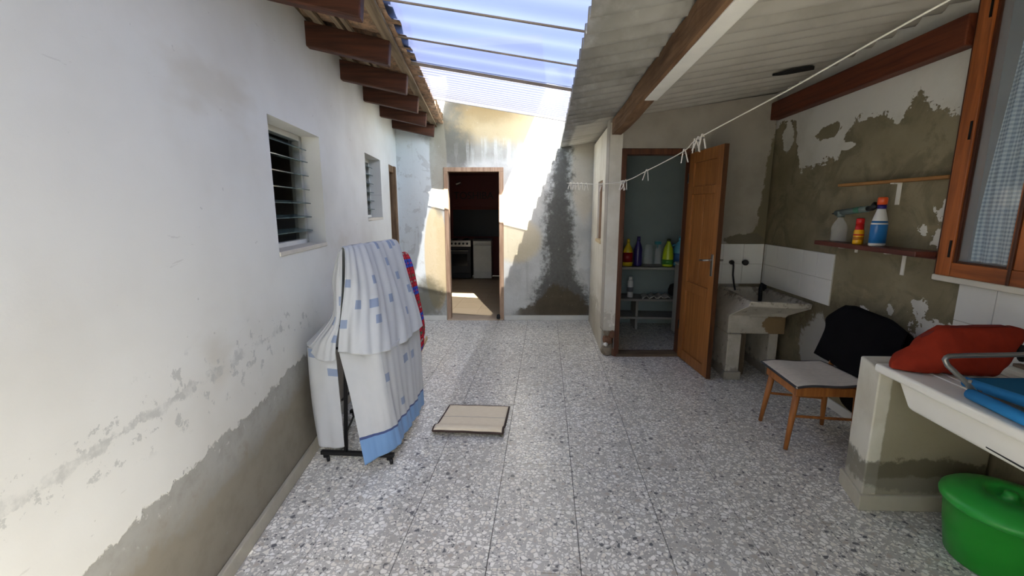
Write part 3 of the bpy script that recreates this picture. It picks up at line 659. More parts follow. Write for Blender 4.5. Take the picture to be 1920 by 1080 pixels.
for y in (1.95, 2.45, 2.9): MB().lathe([(.009, 0), (.009, .006)], (.709, y, 2.25), 8).build('bolt', M_black, ang)
M_rbeam = wood('red_brown_beam', (110, 56, 34), (74, 36, 22), 0, .55, .3)
o = place(MB().box((2.612, .0, 2.33), (4.55, .085, 2.485)).build('trim_7', M_rbeam, bevel=.008), PRW, AR); tag(o, 'red-brown timber beam along the top of the right wall', 'beam', 'structure')
# ragged hole patch near the corner of the roof
o = MB().prism([(1.86 + .14 * math.cos(a) * (1 + .2 * math.sin(3 * a)), 3.72 + .05 * math.sin(a), ROOFZ(1.86) - .004 + .0207 * math.cos(a)) for a in [2 * math.pi * k / 14 for k in range(14)]],
               [(1.86 + .14 * math.cos(a) * (1 + .2 * math.sin(3 * a)), 3.72 + .05 * math.sin(a), ROOFZ(1.86) + .012 + .0207 * math.cos(a)) for a in [2 * math.pi * k / 14 for k in range(14)]]).build('roof_patch', plain('tar_patch', (34, 32, 30), .9))
tag(o, 'small dark tar patch under the lean-to roof near the brown beam', 'patch')

# ---------------------------------------------------------------- overhead: translucent sheets
def m_sheet(name, col, tcol, tfac, cov):
    g = G(name); n = g.noise(g.pos(), 1.3, 5, .6); t = g.n('BsdfTranslucent'); d = g.n('BsdfDiffuse'); tr = g.n('BsdfTransparent')
    g.put(t.inputs[0], g.mix(n, tuple(c * .8 for c in col), tuple(min(1, c * 1.15) for c in col))); d.inputs[0].default_value = (*[c * .6 for c in col], 1); tr.inputs[0].default_value = (*tcol, 1)
    m1 = g.n('MixShader'); m1.inputs[0].default_value = .22; g.nt.links.new(t.outputs[0], m1.inputs[1]); g.nt.links.new(d.outputs[0], m1.inputs[2])
    m2 = g.n('MixShader'); m2.inputs[0].default_value = tfac; g.nt.links.new(m1.outputs[0], m2.inputs[1]); g.nt.links.new(tr.outputs[0], m2.inputs[2])
    g.nt.links.new(m2.outputs[0], g.out.inputs[0]); return g.m
M_blue = m_sheet('blue_translucent_sheet', (.06, .071, .118), (.7, .78, 1.), .02, 0); M_clearsh = m_sheet('clear_corrugated_sheet', (.2, .2, .235), (.92, .93, 1.), .12, 0)
PZ = lambda x: 2.362 - .177 * (x - .166)
ct = empty('ceiling_translucent', 'translucent plastic sheet roof over the middle of the yard', 'ceiling', kind='structure')
XL = lambda y: -.88 - .075 * y + .12 - .25
def sheet(y0, y1, mat, pitch, amp, name='plastic_sheet'):
    n = max(2, int((y1 - y0) / pitch * 8)); rows = []
    for j in range(n + 1):
        y = y0 + (y1 - y0) * j / n; z = amp * math.sin(2 * math.pi * (y - y0) / pitch)
        xl = -1.065 - .153 * y + .58
        rows.append([(xl + (.2 - xl) * i / 8, y, PZ(xl + (.2 - xl) * i / 8) + z + .012) for i in range(9)])
    return MB().grid(rows).build(name, mat, ct, smooth=True)
sheet(3.38, 4.6, M_clearsh, .076, .009)
for k in range(12): sheet(3.42 - .53 * (k + 1), 3.42 - .53 * k, M_blue, .265, .008)  # rows stop behind the camera; the open stretch is added to bounce sunlight
M_lath = wood('grey_lath', (150, 134, 112), (112, 98, 82), 0, .85, .15)
for k in range(10):
    y = 3.40 - .525 * k; xl = -1.065 - .153 * y + .58; h = .02 if k == 0 else .008
    MB().prism([(xl, y, PZ(xl) - h), (.2, y, PZ(.2) - h), (.2, y + .012, PZ(.2) - h), (xl, y + .012, PZ(xl) - h)], [(xl, y, PZ(xl)), (.2, y, PZ(.2)), (.2, y + .012, PZ(.2)), (xl, y + .012, PZ(xl))]).build('lath', M_lath, ct)
xl = -1.065 - .153 * 4.6 + .58
MB().tube([(xl, 4.6, PZ(xl) + .005), (.24, 4.6, PZ(.24) + .005)], .011, 8).build('edge_tube', plain('edge_tube', (206, 206, 206), .6), ct)

# ---------------------------------------------------------------- overhead: tiled eave on the left
ev = empty('ceiling_eave', 'tiled eave on dark wooden rafters above the left wall', 'ceiling', PLW, AL, 'structure')
# local: x along wall, -y into the yard
M_raft = wood('dark_rafter_wood', (90, 52, 34), (46, 27, 18), 1, .6, .3); M_bat = wood('grey_batten', (158, 140, 116), (110, 96, 80), 0, .9, .1)
g = G('terracotta_roof_tile'); n1 = g.noise(g.pos(), 6, 5, .6); n2 = g.noise(g.pos(), 22, 5, .7)
M_rtile = g.done(g.mix(g.step(n2, .4, .65), g.mix(n1, lin((150, 112, 86)), lin((176, 150, 124))), lin((112, 98, 84))), .95, 0, .1)
rf = MB().prism([(-.035, .1, 2.5 + .02), (-.035, -.5, 2.40), (.035, -.5, 2.40), (.035, .1, 2.52)], [(-.035, .1, 2.5 + .165), (-.035, -.515, 2.545), (.035, -.515, 2.545), (.035, .1, 2.665)]).mesh('rafter', M_raft)
for k in range(13):
    u = 5.68 - .692 * k; o = inst('rafter', rf, ev, (u, random.uniform(-.012, .012), random.uniform(-.004, .004))); q = o.modifiers.new('bevel', 'BEVEL'); q.width = .008; q.segments = 2
SLP = .2
zt = lambda off: 2.645 - SLP * off                                       # top of rafters
for off, wdt in ((.06, .05), (.2, .035), (.26, .03), (.47, .07)):
    MB().prism([(-2.9, -off, zt(off)), (5.85, -off, zt(off)), (5.85, -off - wdt, zt(off + wdt)), (-2.9, -off - wdt, zt(off + wdt))], [(-2.9, -off, zt(off) + .02), (5.85, -off, zt(off) + .02), (5.85, -off - wdt, zt(off + wdt) + .02), (-2.9, -off - wdt, zt(off + wdt) + .02)]).build('batten', M_bat, ev)
def tile_shell(r0, r1, L, up):
    P = []
    for j in range(2):
        yy = .14 - j * L; r = (r0, r1)[j] if up else (r1, r0)[j]
        P.append([(r * math.cos(a), yy, (r if up else 0) * 0 + (r * math.sin(a) * .6 if up else -r * math.sin(a) * .6) - SLP * (-yy) + 0) for a in [math.pi * i / 8 for i in range(9)]])
    b = MB().grid(P); me = b.mesh('roof_tile', M_rtile, True); return me
under, over = tile_shell(.085, .1, .76, False), tile_shell(.075, .1, .76, True)
u = 5.86; k = 0
while u > -2.9:
    o = inst('roof_tile', under, ev, (u, 0, 2.73 + random.uniform(-.004, .004))); q = o.modifiers.new('s', 'SOLIDIFY'); q.thickness = .014
    o = inst('roof_tile', over, ev, (u - .1, random.uniform(-.012, .012), 2.735 + random.uniform(-.004, .004))); q = o.modifiers.new('s', 'SOLIDIFY'); q.thickness = .014
    u -= .2
MB().box((-2.9, .0, 2.66), (6.1, .2, 2.74)).build('wall_plate', M_bat, ev)
# roof of the house behind the left wall (out of sight)
o = place(MB().prism([(-4.3, -.02, 2.76), (6.1, -.02, 2.76), (6.1, 2.7, 3.3), (-4.3, 2.7, 3.3)], [(-4.3, -.02, 2.82), (6.1, -.02, 2.82), (6.1, 2.7, 3.36), (-4.3, 2.7, 3.36)]).build('ceiling_house_roof', M_rtile), PLW, AL); tag(o, 'low tiled roof slope behind the left eave', 'roof', 'structure')
# yard end behind the camera
o = MB().box((-1., -4.3, -.1), (2.6, -4.15, 2.3)).build('wall_front', M_side); tag(o, 'cream wall closing the yard behind the viewer', 'wall', 'structure')

o = MB().box((.8, -1.0, 0), (2.26, -.88, 2.36)).build('wall_light_block', M_side); tag(o, 'cream wall added under the lean-to behind the viewer to block light', 'wall', 'structure')  # added out of view to keep bounce light off the lean-to side
#DETAILS
# ---------------------------------------------------------------- drying rack with the tablecloth
rk = empty('drying_rack', 'black metal drying rack on castors under the pale tablecloth', 'drying rack', (-1.13, 2.35, 0))
def P3(x, y, z): return (x + 1.13, y - 2.35, z)
for y, x0, x1 in ((2.345, -1.335, -.885), (2.89, -1.40, -.93)):
    xm = -1.18 if y < 2.5 else -1.2
    f = MB().box(P3(x0, y - .014, .048), P3(x1, y + .014, .072)).build('base_bar', M_black, rk, bevel=.004)
    for x in (x0 + .03, x1 - .03):
        c = MB().box(P3(x - .012, y - .012, .03), P3(x + .012, y + .012, .05)).build('castor', M_black, f)
        w1 = MB().lathe([(.012, -.009), (.021, -.007), (.021, .007), (.012, .009)], n=14).build('wheel', M_black, f, smooth=True, loc=P3(x + .01, y, .022)); w1.rotation_euler = (0, R(90), R(35))
    MB().tube([P3(xm, y, .07), P3(xm + .04, y, .7), P3(-1.09 if y < 2.5 else -1.035, y, 1.285)], .012, 10).build('post', M_black, rk, smooth=True)
    for s2, xe in ((-1, -1.355 if y < 2.5 else -1.41), (1, -.925)): MB().tube([P3(xm + .04, y, .715), P3(xe, y, .715)], .008, 8).build('wing_arm', M_black, rk)
    MB().tube([P3(xm + .005, y, .18), P3(xm + .12, y, .42)], .006, 8).build('brace', M_black, rk)
MB().tube([P3(-1.09, 2.33, 1.285), P3(-1.035, 2.92, 1.285)], .011, 10).build('top_rail', M_black, rk)
for x in (-1.36, -.925): MB().tube([P3(x, 2.34, .715), P3(x - (.05 if x < -1.2 else 0), 2.89, .715)], .006, 8).build('wing_rail', M_black, rk)
MB().tube([P3(-1.18, 2.345, .4), P3(-1.2, 2.89, .4)], .007, 8).build('cross_bar', M_black, rk)
g = G('pale_cloth_with_blue_squares'); uu, vv, _ = g.sep(g.uv())
def squares(cs, sz, thr, off, rot=0.):
    a = uu * math.cos(rot) - vv * math.sin(rot) + off; b = uu * math.sin(rot) + vv * math.cos(rot) + off * 1.7
    h = g.white(g.vec((a / cs).floor(), (b / cs).floor(), off * 9)).lt(thr); h2 = g.white(g.vec((a / cs).floor(), (b / cs).floor(), off * 5 + 3))
    fa = (a / cs).fract() - .3 - h2 * .4; fb = (b / cs).fract() - .35 - h2 * .25
    return h * fa.abs().lt(sz / 2) * fb.abs().lt(sz / 2)
sq = squares(.115, .44, .21, .37).max(squares(.13, .4, .07, 1.13))
base = g.mix(g.noise(g.uv(), 6, 3), lin((186, 187, 188)), lin((170, 173, 177)))
col = g.mix(sq * .85, base, lin((116, 131, 158)))
weave = (uu * 900).sin() * (vv * 900).sin()
col = g.mix(vv.lt(.125), col, lin((112, 146, 188))); col = g.mix((vv - .131).abs().lt(.007), col, lin((66, 78, 118)))
M_cloth = g.done(col, .92, 0, .1)
g.b.inputs['Sheen Weight'].default_value = .15
tcl = empty('tablecloth', 'pale grey tablecloth with blue squares draped over the drying rack', 'tablecloth', (-1.13, 2.35, 0))
def cl(levels, nu, nv, disp, name, vshift=0.):
    levels = [[P3(*q) for q in r] for r in levels]
    rows, uvs = loft(levels, nu, nv, disp); uvs = [[(a, b + vshift) for a, b in r] for r in uvs]
    return MB().grid(rows, uvs).build(name, M_cloth, tcl, smooth=True, solid=.003)
def folds(k, amp, p=0.): return lambda s, t: amp * min(1, .25 + t) * (math.sin(s * k + p + 1.3 * math.sin(t * 3 + s * 2)) * .6 + .4 * math.sin(s * k * 2.3 + p * 2 + t * 2)) * min(1, s * 8, (1 - s) * 8 + .2)
# upper layer, right slope: ridge -> wing, front flap hanging over the near end
cl([[(-1.10, 2.31, 1.302), (-1.085, 2.45, 1.302), (-1.06, 2.68, 1.302), (-1.035, 2.93, 1.302)],
    [(-1.075, 2.285, 1.27), (-1.05, 2.44, 1.275), (-1.03, 2.68, 1.27), (-1.0, 2.945, 1.265)],
    [(-1.085, 2.27, 1.08), (-.99, 2.40, 1.06), (-.96, 2.66, 1.05), (-.945, 2.95, 1.04)],
    [(-1.125, 2.265, .86), (-.955, 2.32, .86), (-.905, 2.62, .84), (-.885, 2.945, .82)],
    [(-1.145, 2.265, .72), (-.93, 2.262, .715), (-.87, 2.56, .69), (-.855, 2.93, .70)]], 70, 50, folds(26, .017), 'upper_drape', .5)
# upper layer, left slope down to the wall side wing
cl([[(-1.10, 2.31, 1.304), (-1.09, 2.45, 1.304), (-1.06, 2.68, 1.304), (-1.035, 2.93, 1.304)],
    [(-1.125, 2.30, 1.25), (-1.13, 2.44, 1.25), (-1.11, 2.68, 1.25), (-1.09, 2.93, 1.25)],
    [(-1.175, 2.33, 1.13), (-1.19, 2.46, 1.12), (-1.19, 2.7, 1.1), (-1.2, 2.93, 1.1)],
    [(-1.155, 2.30, .96), (-1.22, 2.44, .94), (-1.27, 2.7, .92), (-1.3, 2.93, .92)],
    [(-1.20, 2.29, .80), (-1.3, 2.40, .81), (-1.36, 2.7, .80), (-1.4, 2.92, .80)],
    [(-1.30, 2.30, .735), (-1.365, 2.35, .735), (-1.40, 2.7, .73), (-1.43, 2.92, .73)]], 60, 46, folds(18, .009, 2.), 'wall_side_drape', .5)
# scoop of cloth between ridge end and left wing (front of the wall side)
cl([[(-1.10, 2.305, 1.29), (-1.11, 2.305, 1.285), (-1.12, 2.31, 1.27)],
    [(-1.105, 2.285, 1.1), (-1.14, 2.29, 1.1), (-1.18, 2.33, 1.12)],
    [(-1.125, 2.27, .9), (-1.15, 2.285, .9), (-1.185, 2.32, .93)],
    [(-1.155, 2.27, .77), (-1.22, 2.275, .77), (-1.29, 2.30, .78)],
    [(-1.165, 2.268, .67), (-1.25, 2.265, .665), (-1.345, 2.31, .725)]], 30, 36, folds(12, .008, 1.), 'front_scoop', .55)
# lower layer, right: front panel, corner, long side with hem
cl([[(-1.15, 2.285, .715), (-1.03, 2.28, .72), (-.925, 2.285, .72), (-.89, 2.45, .72), (-.885, 2.7, .72), (-.88, 2.93, .72)],
    [(-1.10, 2.27, .5), (-1.0, 2.275, .5), (-.905, 2.30, .5), (-.875, 2.46, .5), (-.865, 2.7, .5), (-.87, 2.93, .5)],
    [(-1.06, 2.255, .28), (-.98, 2.275, .29), (-.89, 2.325, .3), (-.87, 2.5, .3), (-.855, 2.7, .3), (-.865, 2.92, .3)],
    [(-1.025, 2.25, .045), (-.96, 2.29, .075), (-.875, 2.36, .10), (-.86, 2.53, .12), (-.85, 2.72, .13), (-.86, 2.92, .13)]], 110, 40, lambda s, t: folds(38, .009, .4)(s, t) if s > .42 else .25 * folds(38, .009, .4)(s, t), 'right_drop')
# lower layer, left panel towards the wall
cl([[(-1.175, 2.30, .70), (-1.26, 2.295, .715), (-1.345, 2.31, .73), (-1.40, 2.5, .73), (-1.44, 2.8, .73)],
    [(-1.172, 2.30, .5), (-1.25, 2.30, .5), (-1.345, 2.31, .5), (-1.40, 2.5, .5), (-1.44, 2.8, .5)],
    [(-1.175, 2.315, .3), (-1.25, 2.31, .3), (-1.345, 2.32, .3), (-1.40, 2.5, .3), (-1.44, 2.8, .3)],
    [(-1.18, 2.33, .11), (-1.25, 2.33, .10), (-1.34, 2.335, .11), (-1.40, 2.5, .12), (-1.44, 2.8, .12)]], 60, 34, folds(9, .006, 1.), 'left_drop', .2)

# ---------------------------------------------------------------- tartan blanket on an airer, board under it
M_tan = wood('tan_edge_wood', (206, 184, 148), (176, 152, 116), 0, .8, .15)
bd = empty('floor_board', 'low pale board with tan front edge lying along the left wall', 'board', (-1.2, 3.6, 0), R(97.5))
MB().box((-.15, .02, 0), (1.3, .32, .035)).build('top', plain('pale_blue_board', (206, 214, 218), .6), bd, bevel=.004)
MB().box((-.15, 0, 0), (1.3, .02, .04)).build('edge', M_tan, bd, bevel=.003)
ai = empty('wooden_airer', 'folding wooden airer hidden under the tartan blanket', 'drying rack', (-1.38, 3.8, .035))
MB().tube([(.03, -.34, 1.05), (-.01, .3, 1.05)], .014, 8).build('top_rail', M_tan, ai)
for y in (-.3, .26):
    MB().tube([(.02, y, 1.05), (.07, y, .0)], .012, 8).build('leg', M_tan, ai); MB().tube([(.02, y, 1.05), (-.06, y, .0)], .012, 8).build('leg', M_tan, ai)
g = G('red_and_blue_tartan'); uu, vv, _ = g.sep(g.uv()); n = g.noise(g.uv(), 300, 2)
vb = ((vv + .02) / .27).fract(); ub = (uu / .14).fract()
red = lin((170, 38, 50)); blue = lin((52, 72, 168)); blk = lin((30, 26, 34)); grn = lin((70, 92, 70)); gry = lin((140, 134, 126))
col = g.mix(g.step((vb - .75).abs(), .15, .14), red, blue)
col = g.mix(((uu / .035).fract()).gt(.6) * ((vv / .03).fract()).gt(.3) * .75, col, blk)
col = g.mix(((vb - .3).abs()).lt(.05) * ((uu / .05).fract()).gt(.45), col, grn); col = g.mix(((vb - .1).abs()).lt(.03) * ((uu / .07).fract()).gt(.5), col, gry)
col = g.mix(((ub - .5).abs()).lt(.08) * .6, col, blk); col = g.mix(((vb - .75).abs()).lt(.03) * ((uu / .06).fract()).gt(.5) * .8, col, red)
M_tart = g.done(col, .95, 0, .08)
lv = [[(-1.36, 3.46, 1.095), (-1.345, 3.7, 1.1), (-1.33, 3.95, 1.1), (-1.325, 4.12, 1.085)],
      [(-1.27, 3.45, 1.085), (-1.265, 3.7, 1.1), (-1.27, 3.95, 1.1), (-1.275, 4.13, 1.085)],
      [(-1.235, 3.45, .95), (-1.225, 3.7, .96), (-1.225, 3.95, .96), (-1.225, 4.12, .95)],
      [(-1.20, 3.45, .7), (-1.19, 3.7, .7), (-1.185, 3.95, .7), (-1.185, 4.1, .7)],
      [(-1.17, 3.46, .4), (-1.145, 3.7, .4), (-1.13, 3.92, .42), (-1.14, 4.06, .44)],
      [(-1.155, 3.48, .2), (-1.12, 3.7, .22), (-1.10, 3.86, .28), (-1.135, 4.0, .33)],
      [(-1.19, 3.5, .05), (-1.16, 3.68, .06), (-1.15, 3.8, .09), (-1.17, 3.92, .14)]]
lv = [[(x - .05 + .035 * (1.1 - z) - (.06 if z < .15 else 0), y, z) for x, y, z in r] for r in lv]
rows, uvs = loft(lv, 50, 60, folds(11, .010))
bk = empty('tartan_blanket', 'red and blue tartan blanket hanging behind the tablecloth', 'blanket', (0, 0, 0))
MB().grid(rows, uvs).build('front_drop', M_tart, bk, smooth=True, solid=.006)
lv = [[(-1.352, 3.46, 1.09), (-1.34, 3.8, 1.1), (-1.32, 4.12, 1.08)], [(-1.42, 3.46, 1.0), (-1.41, 3.8, 1.0), (-1.40, 4.12, 1.0)], [(-1.46, 3.46, .6), (-1.46, 3.8, .6), (-1.46, 4.12, .6)], [(-1.48, 3.46, .3), (-1.48, 3.8, .3), (-1.48, 4.12, .3)]]
lv = [[(x - .05, y, z) for x, y, z in r] for r in lv]
rows, uvs = loft(lv, 30, 30, folds(9, .008)); MB().grid(rows, uvs).build('back_drop', M_tart, bk, smooth=True, solid=.006)

# ---------------------------------------------------------------- folded mats
def rug(name, label, P, lift, mat, edge, cat='mat', solid=.012):
    """P: four corners, near-left, near-right, far-right, far-left"""
    n, m = 26, 18; rows, uvs = [], []
    A, B, Cc, Dd = [Vector(q) for q in P]
    for j in range(m):
        t = j / (m - 1); r, ru = [], []
        for i in range(n):
            s_ = i / (n - 1); q = (A * (1 - s_) + B * s_) * (1 - t) + (Dd * (1 - s_) + Cc * s_) * t; q.z += lift(s_, t); r.append(q); ru.append((s_, t))
        rows.append(r); uvs.append(ru)
    e = empty(name, label, cat, (0, 0, 0)); MB().grid(rows, uvs).build('rug_body', mat, e, smooth=True, solid=solid)
    rim = [rows[0][i] for i in range(n)] + [rows[j][n - 1] for j in range(1, m)] + [rows[m - 1][i] for i in range(n - 2, -1, -1)] + [rows[j][0] for j in range(m - 2, 0, -1)]
    rim.append(rim[0]); MB().tube(rim, .008, 8, False).build('binding', edge, e, smooth=True); return e
def m_rug(name, c1, c2, k):
    g = G(name); uu, vv, _ = g.sep(g.uv()); n = g.noise(g.scaled(g.uv(), (10, 70, 1)), 1., 5, .6)
    col = g.mix(g.step(n, .35, .7), lin(c1), lin(c2)); col = g.mix((((vv * k).fract() - .5).abs()).lt(.012) * .3, col, lin((120, 108, 92)))
    g.bump(g.noise(g.uv(), 90, 3), .12, .002); return g.done(col, .95, 0, .08)
M_rugb = m_rug('beige_rug_back', (250, 236, 210), (240, 224, 196), .9); M_rugg = m_rug('grey_rug_back', (222, 214, 204), (204, 197, 188), 4.)
M_bind = plain('dark_brown_binding', (74, 58, 52), .9); M_bindg = plain('dark_grey_binding', (58, 58, 62), .9)
rug('folded_mat', 'beige folded mat with dark brown edging lying on the terrazzo floor', [(-.745, 2.705, .012), (-.275, 2.715, .012), (-.265, 3.15, .012), (-.72, 3.13, .012)], lambda s, t: .003 * math.sin(s * 3 + 1) + .03 * math.exp(-((t - .1) / .12) ** 2) + .001 * math.sin(s * 17 + t * 6), M_rugb, M_bind)

# ---------------------------------------------------------------- chair, seat mat, garment
M_chair = wood('chair_wood', (176, 112, 58), (132, 78, 38), 2, .45, .4, 1., .1)
ch = empty('wooden_chair', 'low wooden chair with tapered legs against the right wall', 'chair', (1.76, 2.9, 0))
def C3(x, y, z): return (x - 1.76, y - 2.9, z)
for (fx, fy), (tx, ty) in (((1.56, 3.09), (1.60, 3.06)), ((1.535, 2.70), (1.585, 2.73)), ((1.965, 3.06), (1.95, 3.05)), ((1.945, 2.72), (1.95, 2.74))):
    MB().tube([C3(fx, fy, 0), C3((fx + tx) / 2, (fy + ty) / 2, .2), C3(tx, ty, .40)], [.0125, .018, .022], 12).build('leg', M_chair, ch, smooth=True)
MB().prism([C3(*q, .355) for q in ((1.565, 3.09), (1.56, 2.70), (1.975, 2.71), (1.97, 3.08))], [C3(*q, .415) for q in ((1.565, 3.09), (1.56, 2.70), (1.975, 2.71), (1.97, 3.08))]).build('seat_frame', M_chair, ch, bevel=.008)
MB().box(C3(1.57, 2.71, .415), C3(1.97, 3.08, .432)).build('seat', M_chair, ch, bevel=.008)
MB().tube([C3(1.565, 2.715, .22), C3(1.95, 2.73, .2)], .009, 8).build('stretcher', M_chair, ch); MB().tube([C3(1.58, 3.075, .22), C3(1.96, 3.055, .2)], .009, 8).build('stretcher', M_chair, ch)
for y in (2.75, 3.05): MB().tube([C3(1.955, y, .4), C3(2.01, y, .62), C3(2.085, y, .83)], [.018, .016, .013], 10).build('back_post', M_chair, ch, smooth=True)
for z, x in ((.80, 2.07), (.66, 2.02)): MB().box(C3(x - .008, 2.75, z - .035), C3(x + .008, 3.05, z + .035)).build('back_rail', M_chair, ch, bevel=.005)
rug('seat_mat', 'grey mat with dark edging spread over the chair seat', [(1.535, 2.655, .443), (1.545, 3.125, .443), (1.955, 3.11, .443), (1.975, 2.665, .443)][:1] + [(1.975, 2.665, .443), (1.94, 3.12, .443), (1.545, 3.125, .443)], lambda s, t: .004 * math.sin(s * 8) + (.018 * s ** 4 * (1 - t)) - .012 * (1 - s) ** 6, M_rugg, M_bindg)
gm = empty('black_garment', 'black garment slung over the chair back', 'garment', (2.05, 2.9, 0))
M_gar = plain('black_cloth', (19, 18, 20), .95, spec=.1, var=.3, bump=.3)
def G3(x, y, z): return (x - 2.05, y - 2.9, z)
def gl(levels, nu, nv, d, nm): rows, uvs = loft([[G3(*q) for q in r] for r in levels], nu, nv, d); return MB().grid(rows, uvs).build(nm, M_gar, gm, smooth=True, solid=.006)
gl([[(2.085, 3.16, .845), (2.083, 3.05, .86), (2.083, 2.9, .85), (2.083, 2.75, .845), (2.09, 2.62, .80)],
    [(2.055, 3.20, .80), (2.05, 3.05, .835), (2.05, 2.9, .83), (2.05, 2.75, .82), (2.06, 2.60, .76)],
    [(2.01, 3.23, .735), (2.005, 3.06, .72), (2.0, 2.9, .72), (2.0, 2.74, .70), (2.03, 2.58, .66)],
    [(1.985, 3.19, .66), (1.98, 3.06, .62), (1.975, 2.9, .62), (1.975, 2.74, .60), (2.0, 2.58, .55)],
    [(1.95, 3.22, .475), (1.95, 3.07, .47), (1.945, 2.9, .468), (1.95, 2.74, .47), (1.99, 2.60, .44)]], 40, 36, folds(9, .010), 'front_panel')
gl([[(2.085, 3.16, .843), (2.086, 3.05, .858), (2.086, 2.9, .848), (2.086, 2.75, .843), (2.09, 2.62, .798)],
    [(2.12, 3.15, .78), (2.115, 3.05, .80), (2.115, 2.9, .80), (2.115, 2.75, .78), (2.115, 2.58, .74)],
    [(2.13, 3.12, .6), (2.12, 3.05, .6), (2.12, 2.9, .6), (2.12, 2.72, .6), (2.12, 2.56, .58)],
    [(2.10, 3.16, .42), (2.07, 3.06, .40), (2.05, 2.95, .38), (2.06, 2.78, .36), (2.10, 2.6, .36)],
    [(2.06, 3.16, .36), (2.03, 3.06, .29), (2.01, 2.95, .22), (2.01, 2.8, .19), (2.04, 2.66, .22)]], 40, 36, folds(9, .010, 2.), 'back_panel')

# ---------------------------------------------------------------- concrete laundry trough
g = G('worn_concrete'); n1 = g.noise(g.obj(), 4, 5, .6); n2 = g.noise(g.obj(), 16, 6, .7); x, y, z = g.sep(g.obj())
col = g.mix(g.step(n1, .35, .7), lin((196, 190, 178)), lin((168, 161, 148)))
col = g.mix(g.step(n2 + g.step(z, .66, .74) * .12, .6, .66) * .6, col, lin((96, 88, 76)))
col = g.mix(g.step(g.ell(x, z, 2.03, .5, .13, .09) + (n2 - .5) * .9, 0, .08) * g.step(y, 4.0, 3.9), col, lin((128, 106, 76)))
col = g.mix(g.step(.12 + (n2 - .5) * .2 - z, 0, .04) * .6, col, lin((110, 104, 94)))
g.bump(n2, .5, .008); M_conc = g.done(col, .8, 0, .25)
tr_ = empty('laundry_trough', 'worn concrete laundry trough in the corner beside the open door', 'sink', (0, 0, 0))
top = [(1.715, 3.735), (2.165, 3.665), (2.165, 4.5), (1.735, 4.5)]; lip = [(1.70, 3.745), (2.165, 3.675), (2.165, 4.5), (1.72, 4.5)]; mid = [(1.615, 3.905), (2.1, 3.905), (2.1, 4.5), (1.615, 4.5)]
inn = [(1.76, 3.79), (2.13, 3.73), (2.13, 4.46), (1.78, 4.46)]; bot = [(1.8, 3.95), (2.06, 3.95), (2.06, 4.42), (1.8, 4.42)]
b = MB(); rings = [([*top], .745), ([*lip], .70), ([*mid], .585), ([*mid], .42)]
for (a, za), (c, zc) in zip(rings, rings[1:]): b.add([(x, y, za) for x, y in a] + [(x, y, zc) for x, y in c], [(i, (i + 1) % 4, 4 + (i + 1) % 4, 4 + i) for i in range(4)])
b.add([(x, y, .42) for x, y in mid], [(0, 1, 2, 3)])
b.add([(x, y, .745) for x, y in top] + [(x, y, .74) for x, y in inn], [(i, (i + 1) % 4, 4 + (i + 1) % 4, 4 + i) for i in range(4)])
b.add([(x, y, .74) for x, y in inn] + [(x, y, .5) for x, y in bot], [(i, (i + 1) % 4, 4 + (i + 1) % 4, 4 + i) for i in range(4)]); b.add([(x, y, .5) for x, y in bot], [(0, 1, 2, 3)])
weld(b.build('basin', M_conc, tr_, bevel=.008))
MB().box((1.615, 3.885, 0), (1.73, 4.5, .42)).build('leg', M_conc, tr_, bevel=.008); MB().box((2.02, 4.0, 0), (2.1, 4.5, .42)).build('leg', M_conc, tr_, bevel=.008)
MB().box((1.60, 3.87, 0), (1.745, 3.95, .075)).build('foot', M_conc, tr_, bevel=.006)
M_dkwood = wood('dark_old_plank', (112, 98, 82), (70, 60, 50), 2, .9, .1)
for k, x in enumerate((1.765, 1.80)):
    o = MB().box((x, 3.98 + .03 * k, 0), (x + .028, 4.1 + .03 * k, .41)).build('plank', M_dkwood, bevel=.004); tag(o, ['weathered plank next to the trough leg', 'narrow weathered plank second from the trough leg'][k], 'plank')
M_rub2 = plain('black_rubber', (30, 30, 32), .6)
h = empty('hose_tap', 'black tap with dangling hose on the tiles over the trough', 'tap', (1.84, 4.515, .985)); MB().lathe([(.02, 0), (.024, .02), (.014, .05)], n=12).build('valve', M_rub2, h, smooth=True).rotation_euler = (R(90), 0, 0)
MB().tube([(0, -.05, .0), (0, -.065, -.03), (.005, -.06, -.12), (.02, -.06, -.2), (.035, -.07, -.27)], .009, 8).build('hose', M_rub2, h, smooth=True)
h = empty('wall_tap', 'small dark tap knob on the tiles right of the hose', 'tap', (1.965, 4.525, .985)); MB().lathe([(.018, 0), (.02, .03), (.028, .035), (.028, .055), (.01, .06)], n=10).build('knob', M_rub2, h, smooth=True).rotation_euler = (R(90), 0, 0)
h = empty('bath_hose', 'dark bent hose standing in the trough corner', 'hose', (2.085, 4.38, .5)); MB().tube([(-.01, -.02, 0.003), (-.005, -.02, .15), (0, 0, .25), (.02, .02, .285), (.045, .02, .27), (.05, .02, .22)], .017, 10).build('pipe', M_rub2, h, smooth=True)

# ---------------------------------------------------------------- shelves on the right wall
M_sh1 = wood('red_brown_shelf', (112, 62, 52), (80, 42, 36), 0, .4, .45); M_sh2 = wood('bare_plank', (176, 130, 82), (138, 98, 60), 0, .75, .2)
s1 = empty('wall_shelf', 'red-brown lower shelf with white brackets holding the bottles', 'shelf', PRW, AR)
MB().box((2.62, .002, 1.238), (3.54, .155, 1.27)).build('board', M_sh1, s1, bevel=.006)
MB().box((2.608, .002, 1.225), (2.75, .05, 1.237)).build('end_piece', M_sh1, s1, bevel=.004)
for u in (3.30, 2.88):
    b2 = MB().box((u - .012, .0, 1.10 if u < 3 else 1.2), (u + .012, .006, 1.238)).build('bracket', M_white, s1)
    MB().box((u - .012, .006, 1.23), (u + .012, .12, 1.238)).build('bracket_arm', M_white, b2)
s2_ = empty('plank_shelf', 'bare wooden plank shelf above the bottles', 'shelf', PRW, AR)
